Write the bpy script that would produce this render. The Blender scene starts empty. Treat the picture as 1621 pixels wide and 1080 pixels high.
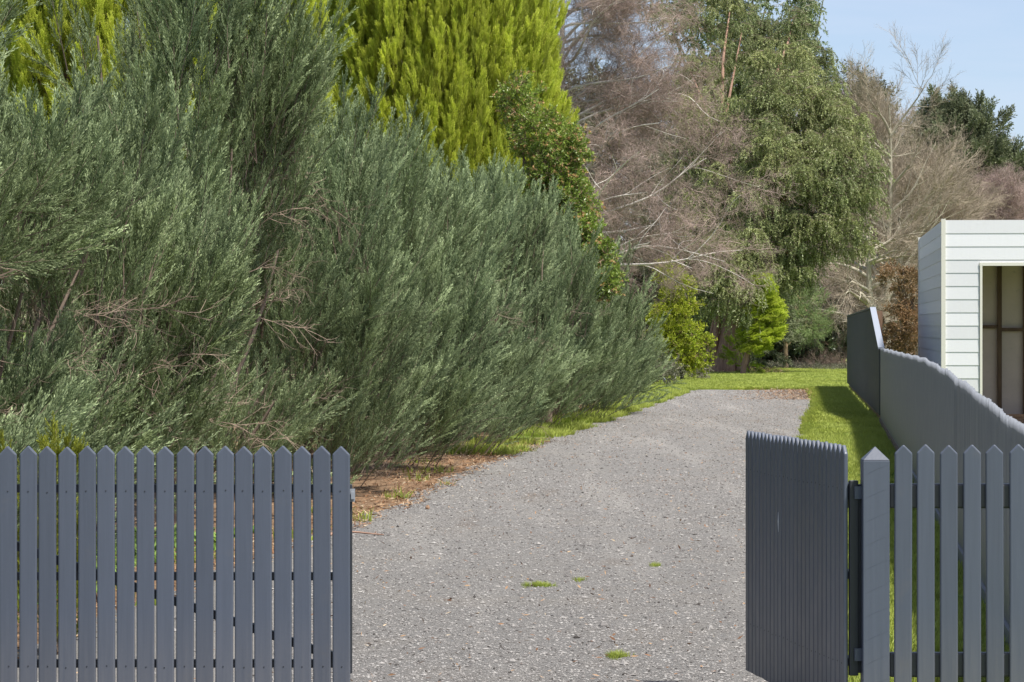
import bpy, bmesh, math
import numpy as np
from mathutils import Vector

SC = bpy.context.scene
COL = SC.collection
R = math.radians

# ---------------------------------------------------------------- camera, sky, sun, exposure
F = 5100.0            # focal length in photo pixels (photo 1621 wide)
CAMZ = 1.67
cam_d = bpy.data.cameras.new('camera')
cam = bpy.data.objects.new('camera', cam_d)
COL.objects.link(cam)
cam.location = (0, 0, CAMZ)
cam.rotation_euler = (R(90), 0, 0)
cam_d.sensor_width = 36
cam_d.lens = F / 1621 * 36
cam_d.shift_y = -24 / 1621
cam_d.clip_start = 0.5
cam_d.clip_end = 3000
SC.camera = cam

SUN = Vector((0.35, -0.31, 0.86)).normalized()
elev = math.asin(SUN.z)
azim = math.atan2(SUN.x, SUN.y)
w = bpy.data.worlds.new('World')
SC.world = w
w.use_nodes = True
nt = w.node_tree
nt.nodes.clear()
out = nt.nodes.new('ShaderNodeOutputWorld')
bg = nt.nodes.new('ShaderNodeBackground')
sky = nt.nodes.new('ShaderNodeTexSky')
sky.sky_type = 'NISHITA'
sky.sun_disc = False
sky.sun_elevation = elev
sky.sun_rotation = azim
sky.altitude = 1200
sky.air_density = 0.7
sky.dust_density = 3.0
sky.ozone_density = 0.0
bg.inputs['Strength'].default_value = 0.082
# thin high haze cloud over the whole sky
tcw = nt.nodes.new('ShaderNodeTexCoord')
mpw = nt.nodes.new('ShaderNodeMapping')
mpw.inputs['Scale'].default_value = (3.0, 3.0, 14.0)
mpw.inputs['Rotation'].default_value = (0.25, 0.35, 0.4)
nzw = nt.nodes.new('ShaderNodeTexNoise')
nzw.inputs['Scale'].default_value = 2.2
nzw.inputs['Detail'].default_value = 7
nzw.inputs['Roughness'].default_value = 0.6
nzw.inputs['Distortion'].default_value = 0.6
mrw = nt.nodes.new('ShaderNodeMapRange')
mrw.inputs[1].default_value = 0.35
mrw.inputs[2].default_value = 0.70
mrw.inputs[3].default_value = 0.06
mrw.inputs[4].default_value = 0.42
mxw = nt.nodes.new('ShaderNodeMix')
mxw.data_type = 'RGBA'
mxw.inputs[7].default_value = (4.1, 4.6, 5.6, 1)
nt.links.new(tcw.outputs['Generated'], mpw.inputs[0])
nt.links.new(mpw.outputs[0], nzw.inputs['Vector'])
nt.links.new(nzw.outputs[0], mrw.inputs[0])
nt.links.new(mrw.outputs[0], mxw.inputs[0])
nt.links.new(sky.outputs[0], mxw.inputs[6])
nt.links.new(mxw.outputs[2], bg.inputs[0])
nt.links.new(bg.outputs[0], out.inputs[0])

sl = bpy.data.lights.new('sun', 'SUN')
sl.energy = 3.3
sl.angle = R(3.5)
sl.color = (1.0, 0.955, 0.88)
so = bpy.data.objects.new('sun', sl)
so.rotation_euler = SUN.to_track_quat('Z', 'Y').to_euler()
so.location = (20, -20, 60)
COL.objects.link(so)

SC.view_settings.view_transform = 'Standard'
SC.view_settings.look = 'None'
SC.view_settings.gamma = 1
SC.view_settings.use_curve_mapping = False
SC.view_settings.exposure = 1.08
SC.cycles.max_bounces = 6
SC.cycles.diffuse_bounces = 4
SC.cycles.transmission_bounces = 4
SC.cycles.use_denoising = True
SC.cycles.sample_clamp_indirect = 6

rng = np.random.default_rng(7)


def at(px, py, d):
    """photo pixel + distance -> world point"""
    return np.array([(px - 810.5) / F * d, d, CAMZ + (516 - py) / F * d])


# ---------------------------------------------------------------- materials
def new_mat(name):
    m = bpy.data.materials.new(name)
    m.use_nodes = True
    n = m.node_tree
    for x in list(n.nodes):
        n.nodes.remove(x)
    o = n.nodes.new('ShaderNodeOutputMaterial')
    return m, n, o


def N(n, t, **kw):
    x = n.nodes.new(t)
    for k, v in kw.items():
        setattr(x, k, v)
    return x


def ramp(n, src, stops):
    r = N(n, 'ShaderNodeValToRGB')
    e = r.color_ramp.elements
    while len(e) < len(stops):
        e.new(0.5)
    for el, (p, c) in zip(e, stops):
        el.position = p
        el.color = (*c, 1)
    n.links.new(src, r.inputs[0])
    return r.outputs[0]


def mixc(n, fac, a, b, mode='MIX'):
    m = N(n, 'ShaderNodeMix', data_type='RGBA', blend_type=mode)
    for s, v in ((m.inputs[0], fac), (m.inputs[6], a), (m.inputs[7], b)):
        if isinstance(v, (int, float)):
            s.default_value = v
        elif isinstance(v, tuple):
            s.default_value = (*v, 1)
        else:
            n.links.new(v, s)
    return m.outputs[2]


def noise(n, scale, detail=4, rough=0.6, vec=None, dist=0.0):
    x = N(n, 'ShaderNodeTexNoise')
    x.inputs['Scale'].default_value = scale
    x.inputs['Detail'].default_value = detail
    x.inputs['Roughness'].default_value = rough
    x.inputs['Distortion'].default_value = dist
    if vec is not None:
        n.links.new(vec, x.inputs['Vector'])
    return x


def mapping(n, scale, src='Object'):
    tc = N(n, 'ShaderNodeTexCoord')
    mp = N(n, 'ShaderNodeMapping')
    mp.inputs['Scale'].default_value = scale
    n.links.new(tc.outputs[src], mp.inputs[0])
    return mp.outputs[0]


def leaf_mat(name, base, alt, tip, trans=0.3, rough=0.55, spec=0.3):
    """leaf colour: base..alt by clump (instance attribute), towards tip colour along the shoot"""
    m, n, o = new_mat(name)
    a = N(n, 'ShaderNodeAttribute', attribute_type='INSTANCER', attribute_name='tint')
    b = N(n, 'ShaderNodeAttribute', attribute_type='GEOMETRY', attribute_name='tipness')
    c = mixc(n, a.outputs['Fac'], base, alt)
    c = mixc(n, b.outputs['Fac'], c, tip)
    oi = N(n, 'ShaderNodeObjectInfo')
    hv = N(n, 'ShaderNodeHueSaturation')
    mr = N(n, 'ShaderNodeMapRange')
    mr.inputs[3].default_value = 0.75
    mr.inputs[4].default_value = 1.25
    n.links.new(oi.outputs['Random'], mr.inputs[0])
    n.links.new(mr.outputs[0], hv.inputs['Value'])
    n.links.new(c, hv.inputs['Color'])
    p = N(n, 'ShaderNodeBsdfPrincipled')
    p.inputs['Roughness'].default_value = rough
    p.inputs['Specular IOR Level'].default_value = spec
    n.links.new(hv.outputs[0], p.inputs['Base Color'])
    t = N(n, 'ShaderNodeBsdfTranslucent')
    n.links.new(hv.outputs[0], t.inputs[0])
    mx = N(n, 'ShaderNodeMixShader')
    mx.inputs[0].default_value = trans
    n.links.new(p.outputs[0], mx.inputs[1])
    n.links.new(t.outputs[0], mx.inputs[2])
    n.links.new(mx.outputs[0], o.inputs[0])
    return m


def bark_mat(name, c1, c2, scale=8, stretch=0.25, rough=0.85, bump=0.5):
    m, n, o = new_mat(name)
    v = mapping(n, (scale, scale, scale * stretch))
    nz = noise(n, 1.0, 6, 0.65, v)
    c = ramp(n, nz.outputs[0], [(0.3, c1), (0.7, c2)])
    p = N(n, 'ShaderNodeBsdfPrincipled')
    p.inputs['Roughness'].default_value = rough
    n.links.new(c, p.inputs['Base Color'])
    b = N(n, 'ShaderNodeBump')
    b.inputs['Strength'].default_value = bump
    b.inputs['Distance'].default_value = 0.02
    n.links.new(nz.outputs[0], b.inputs['Height'])
    n.links.new(b.outputs[0], p.inputs['Normal'])
    n.links.new(p.outputs[0], o.inputs[0])
    return m


def paint_mat(name, col, rough=0.45, wear=0.12, dirt=(0.16, 0.14, 0.11), spec=0.5, splash=0.0):
    m, n, o = new_mat(name)
    tc = N(n, 'ShaderNodeTexCoord')
    oi = N(n, 'ShaderNodeObjectInfo')
    add = N(n, 'ShaderNodeVectorMath', operation='ADD')
    n.links.new(tc.outputs['Object'], add.inputs[0])
    sc = N(n, 'ShaderNodeVectorMath', operation='SCALE')
    comb = N(n, 'ShaderNodeCombineXYZ')
    for i in range(3):
        n.links.new(oi.outputs['Random'], comb.inputs[i])
    n.links.new(comb.outputs[0], sc.inputs[0])
    sc.inputs['Scale'].default_value = 37.0
    n.links.new(sc.outputs[0], add.inputs[1])
    mp = N(n, 'ShaderNodeMapping')
    mp.inputs['Scale'].default_value = (60, 60, 3)
    n.links.new(add.outputs[0], mp.inputs[0])
    grain = noise(n, 1.0, 5, 0.6, mp.outputs[0])
    blot = noise(n, 5.0, 5, 0.65, add.outputs[0])
    c = mixc(n, grain.outputs[0], tuple(x * (1 - wear) for x in col), tuple(min(1, x * (1 + wear)) for x in col))
    f = ramp(n, blot.outputs[0], [(0.60, (0, 0, 0)), (0.85, (0.28, 0.28, 0.28))])
    c = mixc(n, f, c, dirt)
    sep = N(n, 'ShaderNodeSeparateXYZ')
    n.links.new(tc.outputs['Object'], sep.inputs[0])
    ms = N(n, 'ShaderNodeMapRange')
    ms.inputs[1].default_value = 0.45
    ms.inputs[2].default_value = 0.0
    ms.inputs[3].default_value = 0.0
    ms.inputs[4].default_value = splash
    n.links.new(sep.outputs[2], ms.inputs[0])
    mm = N(n, 'ShaderNodeMath', operation='MULTIPLY')
    n.links.new(ms.outputs[0], mm.inputs[0])
    n.links.new(grain.outputs[0], mm.inputs[1])
    c = mixc(n, mm.outputs[0], c, (0.22, 0.19, 0.15))
    hv = N(n, 'ShaderNodeHueSaturation')
    mr = N(n, 'ShaderNodeMapRange')
    mr.inputs[3].default_value = 0.90
    mr.inputs[4].default_value = 1.09
    n.links.new(oi.outputs['Random'], mr.inputs[0])
    n.links.new(mr.outputs[0], hv.inputs['Value'])
    n.links.new(c, hv.inputs['Color'])
    p = N(n, 'ShaderNodeBsdfPrincipled')
    p.inputs['Specular IOR Level'].default_value = spec
    rr = N(n, 'ShaderNodeMapRange')
    rr.inputs[3].default_value = rough - 0.1
    rr.inputs[4].default_value = rough + 0.15
    n.links.new(blot.outputs[0], rr.inputs[0])
    n.links.new(rr.outputs[0], p.inputs['Roughness'])
    n.links.new(hv.outputs[0], p.inputs['Base Color'])
    b = N(n, 'ShaderNodeBump')
    b.inputs['Strength'].default_value = 0.35
    b.inputs['Distance'].default_value = 0.002
    n.links.new(grain.outputs[0], b.inputs['Height'])
    n.links.new(b.outputs[0], p.inputs['Normal'])
    n.links.new(p.outputs[0], o.inputs[0])
    return m


def attr_mat(name, stops, rough=0.9, spec=0.2):
    """stones / litter: colour picked per piece by the 'tint' mesh attribute"""
    m, n, o = new_mat(name)
    a = N(n, 'ShaderNodeAttribute', attribute_type='GEOMETRY', attribute_name='tint')
    c = ramp(n, a.outputs['Fac'], stops)
    p = N(n, 'ShaderNodeBsdfPrincipled')
    p.inputs['Roughness'].default_value = rough
    p.inputs['Specular IOR Level'].default_value = spec
    n.links.new(c, p.inputs['Base Color'])
    n.links.new(p.outputs[0], o.inputs[0])
    return m


def ground_mat(name, layers, bump_scale=60, bump=0.4, dist=0.01, rough=0.95):
    """layers: first colour pair + list of (noise scale, lo, hi, colour)"""
    m, n, o = new_mat(name)
    tc = N(n, 'ShaderNodeTexCoord')
    vec = tc.outputs['Object']
    (s0, a, b), rest = layers[0], layers[1:]
    nz = noise(n, s0, 6, 0.7, vec)
    c = mixc(n, ramp(n, nz.outputs[0], [(0.35, (0, 0, 0)), (0.65, (1, 1, 1))]), a, b)
    for k, (s, lo, hi, col) in enumerate(rest):
        if isinstance(s, tuple):
            mpn = N(n, 'ShaderNodeMapping')
            mpn.inputs['Scale'].default_value = s
            n.links.new(vec, mpn.inputs[0])
            nn = noise(n, 1.0, 5, 0.6, mpn.outputs[0], 0.3)
        else:
            nn = noise(n, s, 5, 0.65, vec, 0.3)
        f = ramp(n, nn.outputs[0], [(lo, (0, 0, 0)), (hi, (1, 1, 1))])
        c = mixc(n, f, c, col)
    p = N(n, 'ShaderNodeBsdfPrincipled')
    p.inputs['Roughness'].default_value = rough
    p.inputs['Specular IOR Level'].default_value = 0.15
    n.links.new(c, p.inputs['Base Color'])
    bn = noise(n, bump_scale, 5, 0.75, vec)
    b_ = N(n, 'ShaderNodeBump')
    b_.inputs['Strength'].default_value = bump
    b_.inputs['Distance'].default_value = dist
    n.links.new(bn.outputs[0], b_.inputs['Height'])
    n.links.new(b_.outputs[0], p.inputs['Normal'])
    n.links.new(p.outputs[0], o.inputs[0])
    return m


M = {}
M['fence_paint'] = paint_mat('fence_paint', (0.082, 0.096, 0.128), 0.40, wear=0.16, splash=0.5)
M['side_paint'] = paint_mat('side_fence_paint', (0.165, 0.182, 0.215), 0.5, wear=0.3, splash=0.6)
M['steel'] = paint_mat('painted_steel', (0.030, 0.033, 0.040), 0.4)
M['rail_paint'] = paint_mat('rail_paint', (0.055, 0.055, 0.062), 0.4)
M['galv'] = paint_mat('galvanised_steel', (0.28, 0.30, 0.33), 0.4)
M['black_paint'] = paint_mat('black_fence_paint', (0.028, 0.038, 0.058), 0.5, wear=0.3)
M['raw_timber'] = bark_mat('raw_timber', (0.20, 0.125, 0.08), (0.34, 0.21, 0.13), 20, 0.3)
M['plinth_timber'] = bark_mat('plinth_timber', (0.13, 0.095, 0.075), (0.22, 0.165, 0.13), 12, 1)
M['cap_timber'] = paint_mat('cap_timber', (0.34, 0.37, 0.43), 0.5)
M['board_white'] = paint_mat('white_board_paint', (0.74, 0.74, 0.765), 0.5, wear=0.03, dirt=(0.5, 0.47, 0.42))
M['cream_trim'] = paint_mat('cream_trim_paint', (0.70, 0.68, 0.60), 0.5, wear=0.03, dirt=(0.5, 0.45, 0.4))
M['wrap'] = ground_mat('lining_board', [(1.2, (0.50, 0.42, 0.37), (0.60, 0.50, 0.44)), (9, 0.62, 0.8, (0.38, 0.33, 0.30))], 6, 0.1)
M['stud'] = bark_mat('stud_timber', (0.075, 0.045, 0.028), (0.15, 0.095, 0.06), 14, 0.2)
M['concrete'] = ground_mat('concrete', [(5, (0.30, 0.29, 0.27), (0.38, 0.36, 0.33))], 40, 0.3)
M['roof'] = paint_mat('roof_metal', (0.35, 0.36, 0.38), 0.4)
M['lawn'] = ground_mat('lawn_soil', [(14, (0.12, 0.18, 0.03), (0.21, 0.30, 0.05)),
                                    (0.9, 0.50, 0.66, (0.20, 0.15, 0.085)), (40, 0.6, 0.7, (0.06, 0.08, 0.02))], 50, 0.9, 0.03)
M['soil'] = ground_mat('litter_soil', [(9, (0.17, 0.105, 0.062), (0.30, 0.20, 0.125)),
                                      (2.2, 0.55, 0.70, (0.34, 0.27, 0.19)), (30, 0.58, 0.68, (0.07, 0.045, 0.028))], 80, 0.9, 0.02)
M['gravel'] = ground_mat('gravel_ground', [(55, (0.162, 0.156, 0.150), (0.32, 0.31, 0.297)),
                                          (0.8, 0.5, 0.75, (0.27, 0.25, 0.225)), ((1.6, 0.10, 1), 0.52, 0.68, (0.34, 0.325, 0.305)), ((1.3, 0.25, 1), 0.60, 0.70, (0.20, 0.17, 0.145)),
                                          (120, 0.56, 0.66, (0.42, 0.40, 0.38)),
                                          (95, 0.58, 0.66, (0.07, 0.062, 0.056))], 110, 1.0, 0.02)
M['stone'] = attr_mat('gravel_stone', [(0, (0.05, 0.045, 0.042)), (0.25, (0.165, 0.155, 0.15)), (0.6, (0.30, 0.287, 0.275)),
                                      (0.85, (0.35, 0.335, 0.32)), (0.96, (0.37, 0.36, 0.345))])
M['litter'] = attr_mat('dry_litter', [(0, (0.07, 0.035, 0.02)), (0.4, (0.25, 0.13, 0.07)), (0.8, (0.40, 0.26, 0.15)), (1, (0.5, 0.42, 0.3))])
M['juniper'] = leaf_mat('juniper_leaf', (0.072, 0.102, 0.024), (0.085, 0.128, 0.060), (0.50, 0.60, 0.32), 0.2)
M['juniper_wood'] = bark_mat('juniper_wood', (0.11, 0.08, 0.06), (0.22, 0.165, 0.125), 30, 0.3)
M['dead_wood'] = bark_mat('dead_juniper_wood', (0.19, 0.135, 0.10), (0.36, 0.275, 0.21), 30, 0.3)
M['gold'] = leaf_mat('golden_cypress_leaf', (0.30, 0.40, 0.035), (0.56, 0.62, 0.06), (0.88, 0.90, 0.20), 0.4)
M['dull_gold'] = leaf_mat('dull_gold_leaf', (0.12, 0.15, 0.02), (0.22, 0.25, 0.03), (0.36, 0.38, 0.04), 0.3)
M['lime'] = leaf_mat('lime_cypress_leaf', (0.27, 0.37, 0.025), (0.44, 0.52, 0.045), (0.60, 0.68, 0.09), 0.35)
M['glossy'] = leaf_mat('glossy_shrub_leaf', (0.07, 0.15, 0.025), (0.17, 0.26, 0.035), (0.34, 0.42, 0.07), 0.3, 0.4, 0.5)
M['pinkbud'] = leaf_mat('pink_flower_bud', (0.50, 0.36, 0.16), (0.60, 0.46, 0.22), (0.55, 0.34, 0.16), 0.3)
M['yellow_leaf'] = leaf_mat('yellow_green_leaf', (0.20, 0.32, 0.03), (0.44, 0.48, 0.04), (0.52, 0.56, 0.06), 0.35)
M['weep'] = leaf_mat('weeping_leaf', (0.16, 0.21, 0.075), (0.33, 0.36, 0.13), (0.44, 0.48, 0.24), 0.35, 0.45, 0.4)
M['gum'] = leaf_mat('gum_leaf', (0.17, 0.24, 0.10), (0.28, 0.34, 0.15), (0.32, 0.36, 0.17), 0.35, 0.45, 0.4)
M['feather'] = leaf_mat('feathery_leaf', (0.20, 0.29, 0.11), (0.30, 0.39, 0.16), (0.38, 0.46, 0.22), 0.35)
M['dark_leaf'] = leaf_mat('dark_glossy_leaf', (0.04, 0.075, 0.024), (0.07, 0.115, 0.035), (0.13, 0.17, 0.08), 0.15, 0.35, 0.6)
M['conifer'] = leaf_mat('dark_conifer_leaf', (0.12, 0.145, 0.075), (0.18, 0.205, 0.11), (0.24, 0.26, 0.16), 0.15)
M['rust'] = leaf_mat('rusty_leaf', (0.15, 0.13, 0.045), (0.27, 0.16, 0.075), (0.34, 0.19, 0.11), 0.3)
M['grey_leaf'] = leaf_mat('grey_scrub_leaf', (0.11, 0.13, 0.07), (0.20, 0.19, 0.12), (0.26, 0.25, 0.18), 0.25)
M['birch_twig'] = leaf_mat('birch_twig', (0.30, 0.225, 0.195), (0.42, 0.33, 0.29), (0.34, 0.25, 0.22), 0.0, 0.7)
M['grey_twig'] = leaf_mat('grey_twig', (0.27, 0.22, 0.165), (0.40, 0.34, 0.26), (0.33, 0.27, 0.21), 0.0, 0.7)
M['birch_bark'] = bark_mat('birch_bark', (0.55, 0.50, 0.45), (0.78, 0.74, 0.69), 5, 1.5)
M['grey_bark'] = bark_mat('grey_bark', (0.32, 0.29, 0.22), (0.52, 0.48, 0.38), 6, 0.4)
M['brown_bark'] = bark_mat('fibrous_brown_bark', (0.20, 0.115, 0.08), (0.40, 0.25, 0.18), 9, 0.12, bump=1)
M['dull_bark'] = bark_mat('dull_bark', (0.11, 0.08, 0.055), (0.20, 0.155, 0.115), 9, 0.3)
M['tan_bark'] = bark_mat('tan_bark', (0.30, 0.20, 0.12), (0.46, 0.33, 0.21), 9, 0.3)
M['grass'] = leaf_mat('grass_blade', (0.17, 0.26, 0.035), (0.38, 0.43, 0.07), (0.44, 0.50, 0.11), 0.4)
M['weed'] = leaf_mat('weed_leaf', (0.09, 0.20, 0.03), (0.22, 0.34, 0.06), (0.3, 0.42, 0.12), 0.35)
M['white_leaf'] = leaf_mat('white_petal', (0.6, 0.6, 0.5), (0.7, 0.7, 0.6), (0.7, 0.7, 0.6), 0.3)
M['stake'] = paint_mat('yellow_green_stem', (0.42, 0.50, 0.12), 0.6)
M['white_stake'] = paint_mat('white_stake_paint', (0.7, 0.7, 0.68), 0.6)


# ---------------------------------------------------------------- mesh helpers
class MB:
    def __init__(self):
        self.v, self.f, self.fm, self.n, self.a = [], [], [], 0, []

    def add(self, verts, faces, mi=0, attr=None):
        verts = np.asarray(verts, float).reshape(-1, 3)
        faces = np.asarray(faces, int)
        self.v.append(verts)
        self.f.append(faces + self.n)
        self.fm.append(np.full(len(faces), mi))
        self.a.append(np.zeros(len(verts)) if attr is None else np.broadcast_to(np.asarray(attr, float), (len(verts),)).copy())
        self.n += len(verts)

    def box(self, c, s, mi=0, rz=0.0):
        c, s = np.array(c, float), np.array(s, float) / 2
        p = np.array([[x, y, z] for z in (-1, 1) for y in (-1, 1) for x in (-1, 1)]) * s
        ca, sa = math.cos(rz), math.sin(rz)
        p = np.stack([p[:, 0] * ca - p[:, 1] * sa, p[:, 0] * sa + p[:, 1] * ca, p[:, 2]], 1) + c
        self.add(p, [[0, 2, 3, 1], [4, 5, 7, 6], [0, 1, 5, 4], [2, 6, 7, 3], [0, 4, 6, 2], [1, 3, 7, 5]], mi)

    def bar(self, a, b, wd, ht, mi=0):
        """box beam from a to b; wd across (horizontal), ht vertical-ish"""
        a, b = np.array(a, float), np.array(b, float)
        t = b - a
        t /= np.linalg.norm(t)
        s = np.cross(t, [0, 0, 1.0])
        if np.linalg.norm(s) < 1e-4:
            s = np.array([1.0, 0, 0])
        s /= np.linalg.norm(s)
        u = np.cross(s, t)
        p = []
        for q in (a, b):
            for (i, j) in ((-1, -1), (1, -1), (1, 1), (-1, 1)):
                p.append(q + s * i * wd / 2 + u * j * ht / 2)
        self.add(p, [[3, 2, 1, 0], [4, 5, 6, 7], [0, 1, 5, 4], [1, 2, 6, 5], [2, 3, 7, 6], [3, 0, 4, 7]], mi)

    def tube(self, pts, rad, k=5, mi=0, attr=0.0):
        pts = np.asarray(pts, float)
        n = len(pts)
        rad = np.broadcast_to(np.asarray(rad, float), (n,))
        t = np.gradient(pts, axis=0)
        t /= np.linalg.norm(t, axis=1, keepdims=True) + 1e-9
        ref = np.array([0.31, 0.95, 0.05]) if abs(t[:, 2]).mean() > 0.6 else np.array([0.02, 0.05, 1.0])
        s = np.cross(t, ref)
        s /= np.linalg.norm(s, axis=1, keepdims=True) + 1e-9
        u = np.cross(t, s)
        an = np.arange(k) * 2 * math.pi / k
        ring = pts[:, None] + rad[:, None, None] * (s[:, None] * np.cos(an)[None, :, None] + u[:, None] * np.sin(an)[None, :, None])
        i = np.arange(n - 1)[:, None] * k
        j = np.arange(k)[None]
        j2 = (j + 1) % k
        q = np.stack([i + j, i + j2, i + k + j2, i + k + j], -1).reshape(-1, 4)
        self.add(ring.reshape(-1, 3), q, mi, attr)

    def blades(self, base, dr, nrm, ln, wd, mi=0, t0=0.0, t1=1.0):
        """diamond leaves"""
        base, dr, nrm = np.asarray(base), np.asarray(dr), np.asarray(nrm)
        dr = dr / (np.linalg.norm(dr, axis=1, keepdims=True) + 1e-9)
        s = np.cross(dr, nrm)
        s /= np.linalg.norm(s, axis=1, keepdims=True) + 1e-9
        k = len(base)
        ln = np.broadcast_to(ln, (k,))[:, None]
        wd = np.broadcast_to(wd, (k,))[:, None]
        v = np.stack([base, base + dr * ln * .45 + s * wd / 2, base + dr * ln, base + dr * ln * .45 - s * wd / 2], 1)
        f = np.arange(k * 4).reshape(-1, 4)
        a0 = np.broadcast_to(np.asarray(t0, float), (k,))
        a1 = np.broadcast_to(np.asarray(t1, float), (k,))
        a = np.stack([a0, (a0 + a1) / 2, a1, (a0 + a1) / 2], 1).reshape(-1)
        self.add(v.reshape(-1, 3), f, mi, a)

    def mesh(self, name, mats, attr=None, smooth=False):
        me = bpy.data.meshes.new(name)
        v = np.concatenate(self.v)
        me.vertices.add(len(v))
        me.vertices.foreach_set('co', v.astype(np.float32).ravel())
        ls, cnt = [], []
        for f in self.f:
            ls.append(f.ravel())
            cnt.append(np.full(len(f), f.shape[1]))
        ls, cnt = np.concatenate(ls), np.concatenate(cnt)
        me.loops.add(len(ls))
        me.loops.foreach_set('vertex_index', ls.astype(np.int32))
        me.polygons.add(len(cnt))
        st = np.concatenate([[0], np.cumsum(cnt)[:-1]])
        me.polygons.foreach_set('loop_start', st.astype(np.int32))
        me.polygons.foreach_set('material_index', np.concatenate(self.fm).astype(np.int32))
        me.polygons.foreach_set('use_smooth', np.full(len(cnt), bool(smooth)))
        for m in (mats if isinstance(mats, (list, tuple)) else [mats]):
            me.materials.append(m)
        if attr:
            at_ = me.attributes.new(attr, 'FLOAT', 'POINT')
            at_.data.foreach_set('value', np.concatenate(self.a).astype(np.float32))
        me.update(calc_edges=True)
        me.validate()
        return me

    def build(self, name, mats, parent=None, **kw):
        o = bpy.data.objects.new(name, self.mesh(name, mats, **kw))
        COL.objects.link(o)
        o.parent = parent
        return o


def tag(o, label=None, cat=None, group=None, kind=None):
    if label: o['label'] = label
    if cat: o['category'] = cat
    if group: o['group'] = group
    if kind: o['kind'] = kind
    return o


def empty(name, loc=(0, 0, 0), rz=0.0):
    o = bpy.data.objects.new(name, None)
    o.empty_display_size = 0.2
    COL.objects.link(o)
    o.location = loc
    o.rotation_euler = (0, 0, rz)
    return o


def share(name, mesh, parent, loc=(0, 0, 0), rot=(0, 0, 0)):
    o = bpy.data.objects.new(name, mesh)
    COL.objects.link(o)
    o.parent = parent
    o.location = loc
    o.rotation_euler = rot
    return o


def bevelled(bm, width, seg=1):
    bmesh.ops.bevel(bm, geom=bm.edges[:], offset=width, segments=seg, profile=0.5, affect='EDGES')


def bm_mesh(name, bm, mat):
    me = bpy.data.meshes.new(name)
    bm.to_mesh(me)
    bm.free()
    me.materials.append(mat)
    return me


def rot_to(D, spin):
    """euler XYZ turning +Z to D with a spin about it"""
    D = np.asarray(D, float)
    D = D / (np.linalg.norm(D, axis=1, keepdims=True) + 1e-9)
    ref = np.where(np.abs(D[:, 2:3]) > 0.95, np.array([[1.0, 0, 0]]), np.array([[0, 0, 1.0]]))
    x = np.cross(ref, D)
    x /= np.linalg.norm(x, axis=1, keepdims=True) + 1e-9
    y = np.cross(D, x)
    c, s = np.cos(spin)[:, None], np.sin(spin)[:, None]
    X = x * c + y * s
    Y = np.cross(D, X)
    ex = np.arctan2(Y[:, 2], D[:, 2])
    ey = -np.arcsin(np.clip(X[:, 2], -1, 1))
    ez = np.arctan2(X[:, 1], X[:, 0])
    return np.stack([ex, ey, ez], 1)


_groups = {}


def scatter_group(key, protos):
    if key in _groups:
        return _groups[key]
    g = bpy.data.node_groups.new('scatter_' + key, 'GeometryNodeTree')
    g.interface.new_socket('Geometry', in_out='INPUT', socket_type='NodeSocketGeometry')
    g.interface.new_socket('Geometry', in_out='OUTPUT', socket_type='NodeSocketGeometry')
    gi, go = g.nodes.new('NodeGroupInput'), g.nodes.new('NodeGroupOutput')
    iop = g.nodes.new('GeometryNodeInstanceOnPoints')
    jn = g.nodes.new('GeometryNodeJoinGeometry')
    for me in protos:
        o = bpy.data.objects.new('proto_' + me.name, me)
        oi = g.nodes.new('GeometryNodeObjectInfo')
        oi.inputs['Object'].default_value = o
        oi.inputs['As Instance'].default_value = False
        g2i = g.nodes.new('GeometryNodeGeometryToInstance')
        g.links.new(oi.outputs['Geometry'], g2i.inputs[0])
        g.links.new(g2i.outputs[0], jn.inputs[0])

    def attr(nm, ty):
        a = g.nodes.new('GeometryNodeInputNamedAttribute')
        a.data_type = ty
        a.inputs['Name'].default_value = nm
        return a.outputs[0]
    g.links.new(gi.outputs[0], iop.inputs['Points'])
    g.links.new(jn.outputs[0], iop.inputs['Instance'])
    iop.inputs['Pick Instance'].default_value = True
    g.links.new(attr('idx', 'INT'), iop.inputs['Instance Index'])
    e2r = g.nodes.new('FunctionNodeEulerToRotation')
    g.links.new(attr('rot', 'FLOAT_VECTOR'), e2r.inputs[0])
    g.links.new(e2r.outputs[0], iop.inputs['Rotation'])
    g.links.new(attr('scl', 'FLOAT_VECTOR'), iop.inputs['Scale'])
    g.links.new(iop.outputs[0], go.inputs[0])
    _groups[key] = g
    return g


def scatter(name, parent, key, protos, P, D=None, S=1.0, tint=None, spin=None, E=None):
    P = np.asarray(P, float)
    k = len(P)
    me = bpy.data.meshes.new(name)
    me.vertices.add(k)
    me.vertices.foreach_set('co', P.astype(np.float32).ravel())
    if spin is None:
        spin = rng.uniform(0, 2 * math.pi, k)
    if E is None:
        if D is None:
            D = np.tile([0, 0, 1.0], (k, 1))
        E = rot_to(D, spin)
    S = np.asarray(S, float)
    if S.ndim == 0:
        S = np.full(k, float(S))
    if S.ndim == 1:
        S = np.repeat(S[:, None], 3, 1)
    if tint is None:
        tint = rng.random(k)
    for nm, ty, dat, fld in (('rot', 'FLOAT_VECTOR', E, 'vector'), ('scl', 'FLOAT_VECTOR', S, 'vector'),
                             ('idx', 'INT', rng.integers(0, len(protos), k), 'value'), ('tint', 'FLOAT', np.clip(tint, 0, 1), 'value')):
        a = me.attributes.new(nm, ty, 'POINT')
        a.data.foreach_set(fld, np.asarray(dat, np.int32 if ty == 'INT' else np.float32).ravel())
    for m in protos[0].materials:
        me.materials.append(m)
    o = bpy.data.objects.new(name, me)
    COL.objects.link(o)
    o.parent = parent
    o['kind'] = 'stuff'
    md = o.modifiers.new('scatter', 'NODES')
    md.node_group = scatter_group(key, protos)
    return o


def unit(v):
    v = np.asarray(v, float)
    return v / (np.linalg.norm(v, axis=-1, keepdims=True) + 1e-9)


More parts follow.
